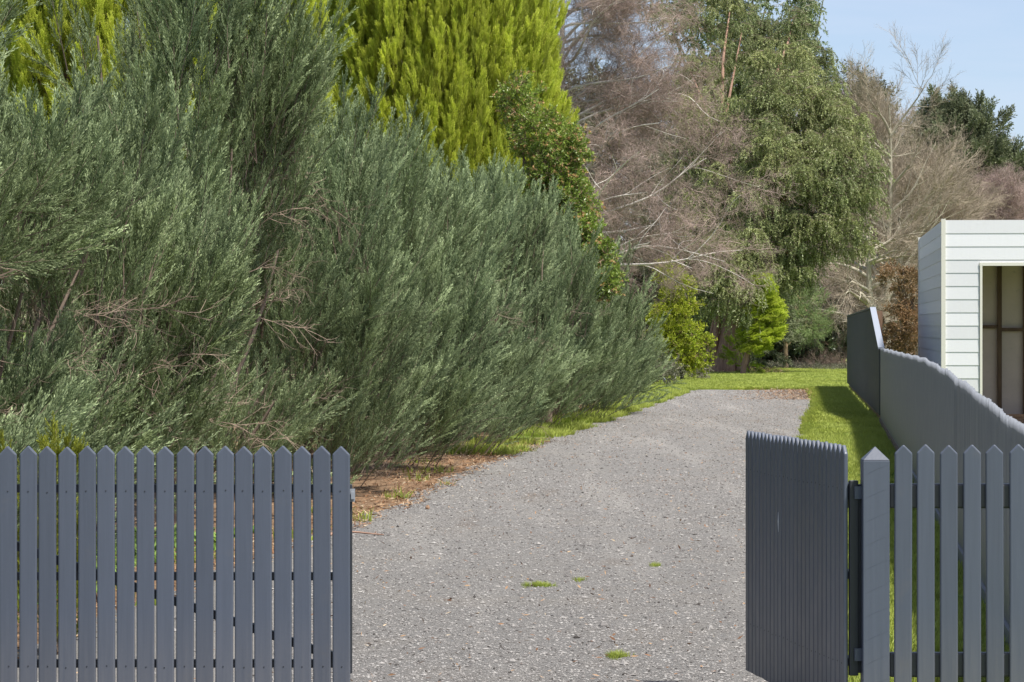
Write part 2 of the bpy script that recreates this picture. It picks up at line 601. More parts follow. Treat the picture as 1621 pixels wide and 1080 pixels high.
def rdir(k, r=None):
    r = r or rng
    return unit(r.normal(size=(k, 3)))


def vnoise(P, scale, seed=0):
    """cheap smooth noise: sum of sines in random directions, about -1..1"""
    r = np.random.default_rng(seed)
    a = np.zeros(len(P))
    for o in range(6):
        kvec = unit(r.normal(size=3)) * scale * (1 + 0.35 * o)
        a += np.sin(P @ kvec * 2 * math.pi + r.uniform(0, 6.28)) / (1 + 0.25 * o)
    return a / 2.6


# ---------------------------------------------------------------- shoot, leaf and twig prototypes
def juniper_bough(seed, L=0.8, plumes=15, pl=0.27, mats=('juniper', 'juniper_wood'), flat=False, bw=0.0066, bl=0.024, spread=0.44, sides=19, loose=0.20, side=0.056, wide=0.72):
    r = np.random.default_rng(seed)
    mb = MB()
    ts = np.linspace(0, 1, 6)
    bend = r.normal(size=2) * 0.10
    stem = np.stack([bend[0] * ts ** 2 * L, bend[1] * ts ** 2 * L, ts * L], 1)
    mb.tube(stem, np.linspace(0.006, 0.0015, 6), 3, 1)
    B, Dr, Nr, Ln, T0, T1 = [], [], [], [], [], []
    for p in range(plumes):
        t = 0.16 + 0.84 * (p + r.random()) / plumes
        o = np.array([np.interp(t, ts, stem[:, i]) for i in range(3)])
        az = p * 2.399 + r.normal() * 0.3
        if flat:
            az = (0 if p % 2 else math.pi) + r.normal() * 0.35
        rad = np.array([math.cos(az), math.sin(az), 0])
        d = unit(np.array([0, 0, 1]) * 0.8 + rad * spread * (1.15 - t * 0.6) + r.normal(size=3) * 0.1)
        ln = pl * (1.15 - 0.5 * t) * r.uniform(0.7, 1.2)
        curve = np.array([0, 0, 1.0])
        pale = (0.35 if r.random() < .25 else 0) + r.normal() * .08
        if t > 0.97:
            d = unit(np.array([0, 0, 1.0]) + r.normal(size=3) * 0.1)
        q = np.linspace(0, 1, 5)
        ax = o + d * (q[:, None] * ln) + curve * (q[:, None] ** 2) * ln * 0.22
        mb.tube(ax, np.linspace(0.0022, 0.0012, 5), 3, 0, 0.5)
        for s in range(sides):
            u = 0.12 + 0.88 * (s + r.random() * .6) / sides
            so_ = np.array([np.interp(u, q, ax[:, i]) for i in range(3)])
            a2 = s * 2.399 + r.normal() * 0.4
            tx = unit(ax[-1] - ax[0])
            e1 = unit(np.cross(tx, [0.3, 0.8, 0.1]))
            e2 = np.cross(tx, e1)
            sd = unit(tx * 1.5 + (e1 * math.cos(a2) + e2 * math.sin(a2)) * r.uniform(0.55, 0.95) * wide)
            sl_ = side * (pl / 0.22) * (1.1 - 0.75 * u) * r.uniform(0.6, 1.25)
            nb = max(3, int(6 * (1.15 - 0.5 * u)))
            uu = (np.arange(nb) + 0.3) / nb
            base = so_ + sd * (uu[:, None] * sl_)
            bd = unit(sd * 1.1 + tx * .3 + r.normal(size=(nb, 3)) * loose)
            B.append(base); Dr.append(bd); Nr.append(r.normal(size=(nb, 3)))
            Ln.append(np.full(nb, bl) * r.uniform(0.7, 1.3, nb))
            tt = np.clip(0.02 + pale + 0.75 * u * (0.4 + 0.6 * uu) + r.normal() * .06, 0, 1)
            T0.append(tt * 0.7); T1.append(tt)
    B, Dr, Nr, Ln, T0, T1 = [np.concatenate(x) for x in (B, Dr, Nr, Ln, T0, T1)]
    mb.blades(B, Dr, Nr, Ln, bw * r.uniform(0.7, 1.3, len(B)), 0, T0, T1)
    return mb.mesh('bough', [M[m] for m in mats], attr='tipness')


def leafy_cluster(seed, mat, wood, n=70, rad=0.35, ll=0.07, lw=0.03, bud=None, up=0.3):
    """ball-ish twig end with leaves on a few twigs"""
    r = np.random.default_rng(seed)
    mb = MB()
    tw = 9
    for k in range(tw):
        d = unit(r.normal(size=3) + np.array([0, 0, 0.7]))
        q = np.linspace(0, 1, 4)[:, None]
        L = rad * r.uniform(0.7, 1.25)
        ax = d * q * L + np.array([0, 0, up]) * q ** 2 * L * .5
        mb.tube(ax, np.linspace(0.006, 0.002, 4), 3, 1)
        m = n // tw
        u = r.uniform(0.25, 1, m) ** 0.8
        base = np.stack([np.interp(u, q[:, 0], ax[:, i]) for i in range(3)], 1)
        ld = unit(d * 0.6 + r.normal(size=(m, 3)) * 0.8 + np.array([0, 0, up]))
        mb.blades(base, ld, r.normal(size=(m, 3)), ll * r.uniform(0.6, 1.3, m), lw * r.uniform(0.7, 1.2, m), 0, u * .2, u * .7)
        if bud is not None and r.random() < 0.18:
            m = 10
            ld = unit(d + r.normal(size=(m, 3)) * 0.8 + np.array([0, 0, -.2]))
            mb.blades(np.tile(ax[-1], (m, 1)), ld, r.normal(size=(m, 3)), 0.06, 0.022, 2, 0, 1)
    mats = [M[mat], M[wood]] + ([M[bud]] if bud else [])
    return mb.mesh('leafy_cluster', mats, attr='tipness')


def hanging_cluster(seed, mat, wood, strands=12, L=0.8, n=26, ll=0.10, lw=0.022, spread=0.35, droop=1.0):
    r = np.random.default_rng(seed)
    mb = MB()
    for k in range(strands):
        az = r.uniform(0, 6.28)
        o = np.array([math.cos(az), math.sin(az), 0]) * r.uniform(0, 0.3) * spread
        h = np.array([math.cos(az), math.sin(az), 0]) * spread * r.uniform(.4, 1.3)
        q = np.linspace(0, 1, 6)[:, None]
        l_ = L * r.uniform(0.5, 1.2)
        ax = o + h * np.sqrt(q) + np.array([0, 0, 1.0]) * (0.30 * q - droop * q ** 1.6) * l_
        mb.tube(ax, np.linspace(0.006, 0.002, 6), 3, 1)
        u = r.uniform(0.1, 1, n)
        base = np.stack([np.interp(u, q[:, 0], ax[:, i]) for i in range(3)], 1)
        ld = unit(r.normal(size=(n, 3)) * 0.55 + np.array([0, 0, -0.9 * droop]) + h / (np.linalg.norm(h) + .01) * .35)
        mb.blades(base, ld, r.normal(size=(n, 3)), ll * r.uniform(0.6, 1.3, n), lw * r.uniform(0.7, 1.3, n), 0, 0.0, u * .7)
    return mb.mesh('hanging_cluster', [M[mat], M[wood]], attr='tipness')


def twig_cluster(seed, mat, L=1.1, n1=9, n2=6, n3=3, droop=0.3, r0=0.006, ang=0.8):
    """bare fine twigs, three orders"""
    r = np.random.default_rng(seed)
    mb = MB()

    def grow(o, d, ln, rad, lvl):
        q = np.linspace(0, 1, 5)[:, None]
        w_ = r.normal(size=3) * 0.12
        ax = o + d * q * ln + w_ * np.sin(q * 3.0) * ln + np.array([0, 0, -droop]) * q ** 2 * ln
        mb.tube(ax, np.linspace(rad, rad * 0.45, 5), 3, 0, 0.3 * lvl)
        m = (n1, n2, n3)[lvl] if lvl < 3 else 0
        for i in range(m):
            u = 0.15 + 0.85 * (i + r.random()) / m
            p = np.array([np.interp(u, q[:, 0], ax[:, j]) for j in range(3)])
            nd = unit(d + unit(r.normal(size=3)) * ang)
            grow(p, nd, ln * r.uniform(0.35, 0.6), rad * 0.62, lvl + 1)
    grow(np.zeros(3), np.array([0, 0, 1.0]), L, r0, 0)
    return mb.mesh('twig_cluster', [M[mat]], attr='tipness')


def grass_tuft(seed, n=14, h=0.07, rad=0.05, mat='grass', bw=0.006):
    r = np.random.default_rng(seed)
    mb = MB()
    az = r.uniform(0, 6.28, n)
    o = np.stack([np.cos(az), np.sin(az), np.zeros(n)], 1) * (rad * np.sqrt(r.random(n)))[:, None]
    lean = np.stack([np.cos(az), np.sin(az), np.zeros(n)], 1) * r.uniform(0.1, 0.9, n)[:, None]
    d1 = unit(lean * .6 + [0, 0, 1])
    d2 = unit(lean * 1.8 + [0, 0, 0.8])
    hh = h * r.uniform(0.5, 1.25, n)
    s = np.stack([-np.sin(az + .8), np.cos(az + .8), np.zeros(n)], 1) * bw / 2
    p1 = o + d1 * hh[:, None] * .55
    p2 = p1 + d2 * hh[:, None] * .5
    v = np.stack([o - s, o + s, p1 + s * .8, p1 - s * .8, p2], 1).reshape(-1, 3)
    i = np.arange(n)[:, None] * 5
    att = np.tile([0, 0, .4, .4, .9], n)
    base = mb.n
    mb.add(v, i + np.array([0, 1, 2, 3]), 0, att)
    mb.f.append((i + np.array([3, 2, 4])) + base)
    mb.fm.append(np.zeros(n, int))
    return mb.mesh('tuft', [M[mat]], attr='tipness')


def weed_rosette(seed, mat='weed', n=10, ll=0.06, lw=0.028):
    r = np.random.default_rng(seed)
    mb = MB()
    az = r.uniform(0, 6.28, n)
    d = np.stack([np.cos(az), np.sin(az), r.uniform(.15, .9, n)], 1)
    mb.blades(np.zeros((n, 3)), d, np.tile([0, 0, 1.0], (n, 1)) + r.normal(size=(n, 3)) * .3, ll * r.uniform(.6, 1.3, n), lw, 0, 0, .8)
    return mb.mesh('rosette', [M[mat]], attr='tipness')


PR = {}
PR['juniper'] = [juniper_bough(10 + i) for i in range(7)]
PR['dead'] = [twig_cluster(40 + i, 'dead_wood', 0.6, 8, 4, 0, 0.15, 0.004, 0.7) for i in range(3)]
PR['gold'] = [juniper_bough(60 + i, L=0.55, plumes=26, pl=0.24, mats=('gold', 'juniper_wood'), side=0.06, wide=1.1, loose=0.45, bw=0.011, bl=0.034, spread=0.6, sides=13) for i in range(5)]
PR['dullgold'] = [juniper_bough(70 + i, L=0.45, plumes=20, pl=0.2, mats=('dull_gold', 'juniper_wood'), side=.05, bw=0.008, bl=0.025, spread=0.5, sides=12) for i in range(3)]
PR['lime'] = [juniper_bough(80 + i, L=0.6, plumes=18, pl=0.26, mats=('lime', 'juniper_wood'), flat=True, side=0.06, wide=1.1, loose=0.45, bw=0.016, bl=0.05, spread=0.8, sides=9) for i in range(4)]
PR['glossy'] = [leafy_cluster(100 + i, 'glossy', 'tan_bark', 110, 0.22, 0.075, 0.030, 'pinkbud') for i in range(4)]
PR['yellow'] = [leafy_cluster(110 + i, 'yellow_leaf', 'tan_bark', 110, 0.30, 0.085, 0.045) for i in range(4)]
PR['weep'] = [hanging_cluster(120 + i, 'weep', 'dull_bark', 13, 0.8, 36, 0.085, 0.026, .42) for i in range(5)]
PR['gum'] = [hanging_cluster(130 + i, 'gum', 'grey_bark', 10, 0.7, 22, 0.12, 0.034, 0.4, 0.8) for i in range(4)]
PR['feather'] = [juniper_bough(140 + i, L=0.6, plumes=14, pl=0.26, mats=('feather', 'tan_bark'), side=0.06, wide=1.1, loose=0.45, bw=0.010, bl=0.05, spread=1.1, sides=8) for i in range(4)]
PR['dark'] = [leafy_cluster(150 + i, 'dark_leaf', 'tan_bark', 120, 0.38, 0.12, 0.055) for i in range(4)]
PR['conifer'] = [juniper_bough(160 + i, L=0.9, plumes=18, pl=0.4, mats=('conifer', 'grey_bark'), side=0.06, wide=1.1, loose=0.45, bw=0.03, bl=0.09, spread=0.9, sides=8) for i in range(4)]
PR['rust'] = [leafy_cluster(170 + i, 'rust', 'tan_bark', 110, 0.30, 0.07, 0.035) for i in range(3)]
PR['greyleaf'] = [leafy_cluster(180 + i, 'grey_leaf', 'grey_bark', 120, 0.42, 0.10, 0.04) for i in range(4)]
PR['birch'] = [twig_cluster(190 + i, 'birch_twig', 1.25, 10, 6, 3, 0.35, 0.0075, 0.75) for i in range(5)]
PR['bare'] = [twig_cluster(200 + i, 'grey_twig', 1.3, 9, 5, 2, -0.1, 0.010, 0.6) for i in range(5)]
PR['grass'] = [grass_tuft(210 + i) for i in range(4)]
PR['sward'] = [grass_tuft(220 + i, 70, 0.085, 0.22, bw=0.016) for i in range(4)]
PR['weed'] = [weed_rosette(230 + i) for i in range(3)]
PR['white'] = [weed_rosette(240 + i, 'white_leaf', 6, 0.03, 0.02) for i in range(2)]


# ---------------------------------------------------------------- skeletons
def limb(r, a, b, sag=0.0, n=8, wob=0.05):
    a, b = np.asarray(a, float), np.asarray(b, float)
    q = np.linspace(0, 1, n)[:, None]
    L = np.linalg.norm(b - a)
    p = a + (b - a) * q
    p = p + np.array([0, 0, 1.0]) * (q * (1 - q)) * 4 * sag * L
    ph = r.uniform(0, 6.28, 3)
    p = p + np.stack([np.sin(q[:, 0] * 5 + ph[0]), np.sin(q[:, 0] * 6 + ph[1]), np.sin(q[:, 0] * 4 + ph[2])], 1) * wob * L * np.sqrt(q) * (1 - q * .3)
    p[0] = a
    return p


def limb_system(mb, r, root, tips, r0=0.12, r1=0.015, sag=0.15, k=6, mi=0, wob=0.04, sub=3, sublen=0.35):
    """limbs from root to each tip with side branches; returns points+directions for twigs"""
    P, D = [], []
    for tp in tips:
        s = root if not callable(root) else root(tp)
        ln = limb(r, s, tp, sag, 9, wob)
        mb.tube(ln, np.linspace(r0, r1, 9), k, mi)
        for i in range(3, 9):
            P.append(ln[i]); D.append(unit(ln[i] - ln[i - 1]))
        for _ in range(sub):
            i = r.integers(2, 8)
            d = unit(unit(ln[i] - ln[i - 1]) + r.normal(size=3) * 0.7)
            L = np.linalg.norm(tp - s) * sublen * r.uniform(.6, 1.3)
            sb = limb(r, ln[i], ln[i] + d * L, sag * .5, 7, wob)
            rr = np.interp(i / 8, [0, 1], [r0, r1]) * .6
            mb.tube(sb, np.linspace(rr, r1 * .6, 7), max(3, k - 2), mi)
            for j in range(2, 7):
                P.append(sb[j]); D.append(unit(sb[j] - sb[j - 1]))
    return np.array(P), np.array(D)


# ================================================================= GROUND
def sheet(name, pts, z, mat):
    me = bpy.data.meshes.new(name)
    bm = bmesh.new()
    vs = [bm.verts.new((x, y, z)) for x, y in pts]
    f = bm.faces.new(vs)
    if f.normal.z < 0:
        f.normal_flip()
    bmesh.ops.triangulate(bm, faces=bm.faces[:])
    bm.to_mesh(me); bm.free()
    me.materials.append(mat)
    o = bpy.data.objects.new(name, me)
    COL.objects.link(o)
    return tag(o, kind='structure')


sheet('ground', [(-900, -60), (900, -60), (900, 1800), (-900, 1800)], 0.0, M['lawn'])


def wob1(d, s):
    return (math.sin(d * 1.9 + s) * .5 + math.sin(d * 4.7 + s * 3) * .3 + math.sin(d * 11.3 + s * 5) * .2)


def left_edge(d):   # left edge of the gravel
    return -1.35 + 0.111 * (d - 30) + 0.10 * wob1(d, 1.0) + 0.28 * max(0, min(1, (36 - d) / 6))


def right_edge(d):
    return 1.72 + 0.0865 * (d - 17) + 0.09 * wob1(d, 4.0) + 0.28 * max(0, min(1, (d - 55) / 12))


ds = np.arange(-4, 83.6, 0.3)
drive = [(left_edge(d), d) for d in ds]
drive += [(4.4 + t * 3.3, 83.8 + 0.25 * math.sin(t * 9)) for t in (0.1, 0.3, 0.5, 0.7, 0.9)]
drive += [(right_edge(d), d) for d in ds[::-1]]
sheet('gravel_driveway', drive, 0.008, M['gravel'])
soil = [(left_edge(d) + 0.12 + .05 * wob1(d, 9), d) for d in np.arange(13.5, 47, 0.3)]
soil += [(left_edge(d) - 9, d) for d in (47, 40, 30, 20, 13.5)]
sheet('garden_bed_soil', soil, 0.004, M['soil'])
soil2 = [(left_edge(d) - 0.75, d) for d in np.arange(47.2, 70, 0.6)] + [(left_edge(d) - 9, d) for d in (70, 60, 47.2)]
sheet('garden_bed_soil', soil2, 0.004, M['soil'])
bx = [(9.0 + 9 * math.cos(a) * (1 + .1 * math.sin(5 * a)), 131 + 9.5 * math.sin(a) * (1 + .08 * math.sin(7 * a))) for a in np.linspace(0, 6.28, 40)[:-1]]
sheet('woodland_soil', bx, 0.004, M['soil'])

# gravel stones: real little stones where the photo resolves them
oct_v = np.array([[1, 0, 0], [0, 1, 0], [-1, 0, 0], [0, -1, 0], [0, 0, 1], [0, 0, -1.0]])
oct_f = np.array([[0, 1, 4], [1, 2, 4], [2, 3, 4], [3, 0, 4], [1, 0, 5], [2, 1, 5], [3, 2, 5], [0, 3, 5]])


def pebbles(name, n, d0, d1, smin, smax, sel, mat, parent=None, flat=0.55, pw=1.3, fade=0):
    # more of them near the camera
    d = d0 + (d1 - d0) * rng.random(n) ** pw
    if fade:
        d = d[rng.random(n) < np.clip((d - d0) / fade, 0, 1)]
        n = len(d)
    X = np.empty(n)
    for i, dd in enumerate(d):
        a, b = sel(dd)
        X[i] = rng.uniform(a, b)
    s = rng.uniform(smin, smax, n) * (0.7 + 0.6 * rng.random(n) ** 3)
    jit = 1 + rng.normal(size=(n, 6, 3)) * 0.22
    v = oct_v[None] * jit * s[:, None, None] * np.array([1, 1, flat]) * rng.uniform(.7, 1.3, (n, 1, 3))
    a = rng.uniform(0, 6.28, n)
    ca, sa = np.cos(a)[:, None], np.sin(a)[:, None]
    v = np.stack([v[..., 0] * ca - v[..., 1] * sa, v[..., 0] * sa + v[..., 1] * ca, v[..., 2]], -1)
    v += np.stack([X, d, 0.008 + s * flat * 0.35], 1)[:, None]
    f = (oct_f[None] + (np.arange(n) * 6)[:, None, None]).reshape(-1, 3)
    mb = MB()
    mb.add(v.reshape(-1, 3), f, 0, np.repeat(np.clip(rng.normal(0.5, 0.24, n), 0, 1), 6))
    return tag(mb.build(name, mat, parent, attr='tint'), kind='stuff')


g1 = pebbles('gravel', 76000, 13.5, 36, 0.004, 0.0095, lambda d: (max(left_edge(d), -0.055 * d - .4 if d > 14 else -3), min(right_edge(d), .12 * d)), M['stone'])
tag(g1, 'loose grey gravel stones covering the near part of the driveway', 'gravel')
g2 = pebbles('gravel', 40000, 22, 83, 0.006, 0.015, lambda d: (left_edge(d), right_edge(d)), M['stone'], pw=1.05, fade=14)
tag(g2, 'grey gravel further down the driveway past the hedge', 'gravel')


g3 = pebbles('gravel', 2600, 14, 60, 0.010, 0.020, lambda d: (left_edge(d) - .1, right_edge(d)), M['stone'])
tag(g3, 'larger loose stones strewn over the gravel driveway', 'gravel')


# dry litter: thin curled bits (real strips) along the hedge foot
def litter(name, n, pos, ll=(0.02, 0.09), lab=None):
    P = np.array([pos() for _ in range(n)])
    d = rdir(n)
    d[:, 2] = np.abs(d[:, 2]) * 0.3
    mb = MB()
    mb.blades(P, d, np.tile([0, 0, 1.0], (n, 1)) + rng.normal(size=(n, 3)) * 0.5, rng.uniform(ll[0], ll[1], n), rng.uniform(.004, .014, n), 0)
    mb.a = [np.repeat(rng.random(n), 4)]
    o = mb.build(name, M['litter'], attr='tint')
    return tag(o, lab, 'leaf litter', kind='stuff')


def lp():
    d = rng.uniform(15, 46)
    return (left_edge(d) + 0.2 - abs(rng.normal()) * .55, d, 0.01 + rng.random() * .02)


litter('leaf_litter', 9000, lp, lab='rusty dry needle litter on the soil under the hedge')


def lp2():
    d = 14 + rng.random() ** 1.2 * 60
    return (rng.uniform(left_edge(d), right_edge(d)), d, 0.012 + rng.random() * .01)


litter('fallen_leaves', 3600, lp2, (0.015, 0.05), 'brown dry leaves and twigs scattered over the gravel')


def lp3():
    d = rng.uniform(72, 83.5)
    return (right_edge(d) + .3 - abs(rng.normal()) * .9, d, 0.012 + rng.random() * .02)


litter('leaf_litter', 4500, lp3, (0.04, 0.12), 'patch of brown leaf litter at the far right corner of the gravel')

# grass: right strip, far lawn, hedge foot
def pts_between(n, d0, d1, lo, hi, dens=None, pw=1.0):
    d = d0 + (d1 - d0) * rng.random(n) ** pw
    a = np.array([lo(x) for x in d]); b = np.array([hi(x) for x in d])
    P = np.stack([a + (b - a) * rng.random(n), d, np.full(n, 0.004)], 1)
    if dens is not None:
        P = P[rng.random(len(P)) < dens(P)]
    return P


fx = lambda d: 0.98 + 0.0965 * d if d < 54 else 6.19 + 0.0865 * (d - 54)
strip = pts_between(26000, 13, 50, lambda d: right_edge(d) - 0.05, lambda d: fx(d) - 0.03, lambda P: np.clip(0.55 + 0.9 * vnoise(P, 0.9, 3), .06, 1), 1.2)
tag(scatter('grass', None, 'grass', PR['grass'], strip, S=rng.uniform(.7, 1.5, len(strip)), tint=.5 + .4 * vnoise(strip, .5, 5)),
    'bright green grass strip between the gravel and the side picket fence', 'grass')
weeds = pts_between(2600, 13, 60, lambda d: right_edge(d) + 0.1, lambda d: fx(d) - 0.05, lambda P: np.clip(0.4 + vnoise(P, .7, 8), 0, 1))
tag(scatter('weeds', None, 'weed', PR['weed'], weeds, S=rng.uniform(.8, 1.8, len(weeds))), 'low broad leaf weeds in the grass strip by the side fence', 'weeds')
s2 = pts_between(9000, 48, 84, lambda d: right_edge(d) + 0.12, lambda d: fx(d) - 0.03, lambda P: np.clip(0.45 + 0.8 * vnoise(P, .6, 13), .04, 1))
far = pts_between(17000, 83.9, 128, lambda d: 1.5 if d > 95 else 3.2, lambda d: 13.2)
s2 = np.concatenate([s2, far])
tag(scatter('grass', None, 'sward', PR['sward'], s2, S=rng.uniform(.6, 1.15, len(s2)), tint=.5 + .5 * vnoise(s2, .25, 6) + rng.normal(size=len(s2)) * .2),
    'sunny green lawn beyond the end of the gravel', 'grass')
h1 = pts_between(7500, 39, 84, lambda d: left_edge(d) - 0.9, lambda d: left_edge(d) + 0.14, lambda P: np.clip(0.05 + 1.4 * vnoise(P, .22, 21) + (P[:, 1] - 45) * .03, 0, 1))
h2 = pts_between(1300, 14, 38, lambda d: left_edge(d) - 0.6, lambda d: left_edge(d) + 0.16, lambda P: np.clip(-.65 + 1.3 * vnoise(P, .6, 22), 0, 1))
h1 = np.concatenate([h1, h2])
tag(scatter('grass', None, 'grass', PR['grass'], h1, S=rng.uniform(.9, 2.0, len(h1)), tint=.5 + .4 * vnoise(h1, .5, 7)),
    'green grass tufts along the foot of the hedge', 'grass')
lw = pts_between(900, 16, 26, lambda d: -4.2, lambda d: left_edge(d) - .5)
tag(scatter('weeds', None, 'weed', PR['weed'], lw, S=rng.uniform(1, 2.2, len(lw))), 'green weeds on the soil behind the left gate leaf', 'weeds')
sp = []
for (px, py, n_, wd) in ((851, 930, 60, 20), (974, 1043, 45, 13), (1038, 898, 14, 8), (916, 922, 10, 8)):
    d = 8517 / (py - 516)
    c = (px - 810.5) / F * d
    sp.append(np.stack([c + rng.normal(size=n_) * wd / F * d * .6, d + rng.normal(size=n_) * .06, np.full(n_, .008)], 1))
sp = np.concatenate(sp)
tag(scatter('weeds', None, 'grass', PR['grass'], sp, S=rng.uniform(.25, .5, len(sp))), 'tiny green weed tufts sprouting through the gravel', 'weeds')
wl = pts_between(260, 13, 60, lambda d: right_edge(d) + .1, lambda d: fx(d) - .05)
tag(scatter('weeds', None, 'white', PR['white'], wl, S=rng.uniform(.8, 1.6, len(wl))), 'pale clover flowers dotted in the grass strip', 'weeds')


# ================================================================= FRONT FENCE AND GATES
def picket_mesh(name, wd=0.070, th=0.018, h=1.0975, mat=None, bev=0.0058):
    """front face towards -Y, base at z=0, centred in x; y from -th to 0"""
    bm = bmesh.new()
    pr = [(-wd / 2, 0), (wd / 2, 0), (wd / 2, h - wd / 2), (0, h), (-wd / 2, h - wd / 2)]
    a = [bm.verts.new((x, -th, z)) for x, z in pr]
    b = [bm.verts.new((x, 0, z)) for x, z in pr]
    bm.faces.new(a)
    bm.faces.new(b[::-1])
    for i in range(5):
        j = (i + 1) % 5
        bm.faces.new((a[j], a[i], b[i], b[j]))
    bmesh.ops.recalc_face_normals(bm, faces=bm.faces[:])
    if bev:
        bevelled(bm, bev, 2)
    return bm_mesh(name, bm, mat or M['fence_paint'])


PK = picket_mesh('picket')


def box_mesh(name, s, mat, bev=0.003, seg=1):
    bm = bmesh.new()
    bmesh.ops.create_cube(bm, size=1)
    bmesh.ops.scale(bm, vec=s, verts=bm.verts)
    if bev:
        bevelled(bm, bev, seg)
    return bm_mesh(name, bm, mat)


def nail_mesh():
    bm = bmesh.new()
    bmesh.ops.create_cone(bm, cap_ends=True, segments=8, radius1=0.0032, radius2=0.0026, depth=0.0016)
    bmesh.ops.rotate(bm, verts=bm.verts, cent=(0, 0, 0), matrix=__import__('mathutils').Matrix.Rotation(R(90), 3, 'X'))
    return bm_mesh('nail', bm, M['steel'])


NAIL = nail_mesh()
GD = 12.75
PZ = 0.10


def gate_leaf(name, origin, ang, label, npk=25, sp=0.0775, jit_seed=1):
    """leaf runs along local +x from 0; pickets' faces to local -y; frame behind"""
    r = np.random.default_rng(jit_seed)
    g = empty(name, origin, ang)
    tag(g, label, 'gate', 'leaves of the driveway gate')
    L = npk * sp
    for i in range(npk):
        o = share('picket', PK, g, (sp / 2 + i * sp, -0.001, PZ + r.normal() * .0018), (0, r.normal() * .0018, 0))
        for z in (1.017, 0.324):
            if i % 1 == 0:
                share('nail', NAIL, o, (r.normal() * .002, -0.0187, z - PZ + r.normal() * .002))
    t = 0.032
    for z, nm in ((1.026, 'rail'), (0.678, 'rail'), (0.3325, 'rail')):
        share(nm, box_mesh('rail', (L - 0.02, t, t), M['steel'], 0.002), g, (L / 2, t / 2 + 0.001, z))
    for x in (t / 2, L - t / 2):
        share('stile', box_mesh('stile', (t, 0.030, 0.75), M['steel'], 0.002), g, (x, t / 2 + 0.0345, 0.665))
    return g, L


GL_W = 25 * 0.0775
xl = (556.5 - 810.5) / 400.0
gl, L = gate_leaf('picket_gate', (xl - GL_W, GD, 0), 0.0, 'closed dark grey picket gate leaf standing across the driveway in front of the hedge', jit_seed=3)
b = MB()
b.bar((0.03, 0.022, 1.000), (GL_W - 0.03, 0.022, 0.345), 0.026, 0.034)
b.build('brace', M['steel'], gl)
b = MB()
b.box((GL_W + 0.004, 0.012, 0.998), (0.012, 0.02, 0.028))
b.box((GL_W + 0.002, 0.03, 0.998), (0.02, 0.02, 0.05))
b.build('latch', M['galv'], gl)

# right leaf, swung in: far end at (1.074, 14.70), hinge end at (1.335, 12.79)
hx, hy, ex_, ey_ = 1.338, 12.80, 1.083, 14.70
a_r = math.atan2(hy - ey_, hx - ex_)      # local +x runs from far end to hinge end
gr, L2 = gate_leaf('picket_gate', (ex_, ey_, 0), a_r, 'open dark grey picket gate leaf swung inwards beside the square gate post', sp=math.hypot(hx - ex_, hy - ey_) / 25, jit_seed=5)
b = MB()
b.bar((0.03, 0.022, 0.345), (L2 - 0.03, 0.022, 1.000), 0.026, 0.034)
b.build('brace', M['steel'], gr)
b = MB()
b.tube([(L2 * .37, -0.0205, .775), (L2 * .37 + .002, -0.0212, .82), (L2 * .37, -0.0205, .862)], [.0008, .0028, .0008], 5)
b.build('paint_scratch', M['white_stake'], gr)
# visible hinge stile of the right leaf (hangs just behind the pickets)
share('stile', box_mesh('hinge_stile', (0.03, 0.034, 0.775), M['steel'], 0.002), gr, (L2 - 0.005, 0.020, 0.668))
# hinges
for z0 in (1.008, 0.365):
    b = MB()
    b.box((L2 + 0.012, 0.040, z0), (0.02, 0.040, 0.05))
    b.tube([(L2 + 0.006, 0.060, z0 - 0.055), (L2 + 0.006, 0.060, z0 + 0.02)], 0.010, 10)
    b.build('hinge', M['fence_paint'], gr)

# gate post
gp = empty('gate_post', (1.4415, GD + 0.045, 0))
tag(gp, 'square dark grey gate post with pointed pyramid top beside the open gate leaf', 'post')
bm = bmesh.new()
W = 0.0525
lo = [bm.verts.new((x * W, y * W, -0.3)) for x, y in ((-1, -1), (1, -1), (1, 1), (-1, 1))]
up = [bm.verts.new((x * W, y * W, 1.1375)) for x, y in ((-1, -1), (1, -1), (1, 1), (-1, 1))]
for i in range(4):
    j = (i + 1) % 4
    bm.faces.new((lo[i], lo[j], up[j], up[i]))
bm.faces.new(lo[::-1])
bm.faces.new(up)
bevelled(bm, 0.003, 2)
share('shaft', bm_mesh('shaft', bm, M['fence_paint']), gp)
bm = bmesh.new()
W2 = 0.0525
up = [bm.verts.new((x * W2, y * W2, 1.1385)) for x, y in ((-1, -1), (1, -1), (1, 1), (-1, 1))]
ap = bm.verts.new((0, 0, 1.192))
bm.faces.new(up[::-1])
for i in range(4):
    bm.faces.new((up[i], up[(i + 1) % 4], ap))
bmesh.ops.recalc_face_normals(bm, faces=bm.faces[:])
bevelled(bm, 0.002, 2)
share('cap', bm_mesh('cap', bm, M['fence_paint']), gp)
# raised diagonal saw marks on the post face
b = MB()
for i in range(11):
    z = 0.14 + i * 0.094
    q = np.linspace(0, 1, 6)
    pts = np.stack([-0.045 + 0.092 * q, np.full(6, -0.0527), z + 0.035 * q + 0.006 * np.sin(q * 2.2)], 1)
    b.tube(pts, [.0001, .0005, .0006, .0004, .0003, .0001], 4)
o = b.build('saw_marks', M['fence_paint'], gp)
o['kind'] = 'stuff'

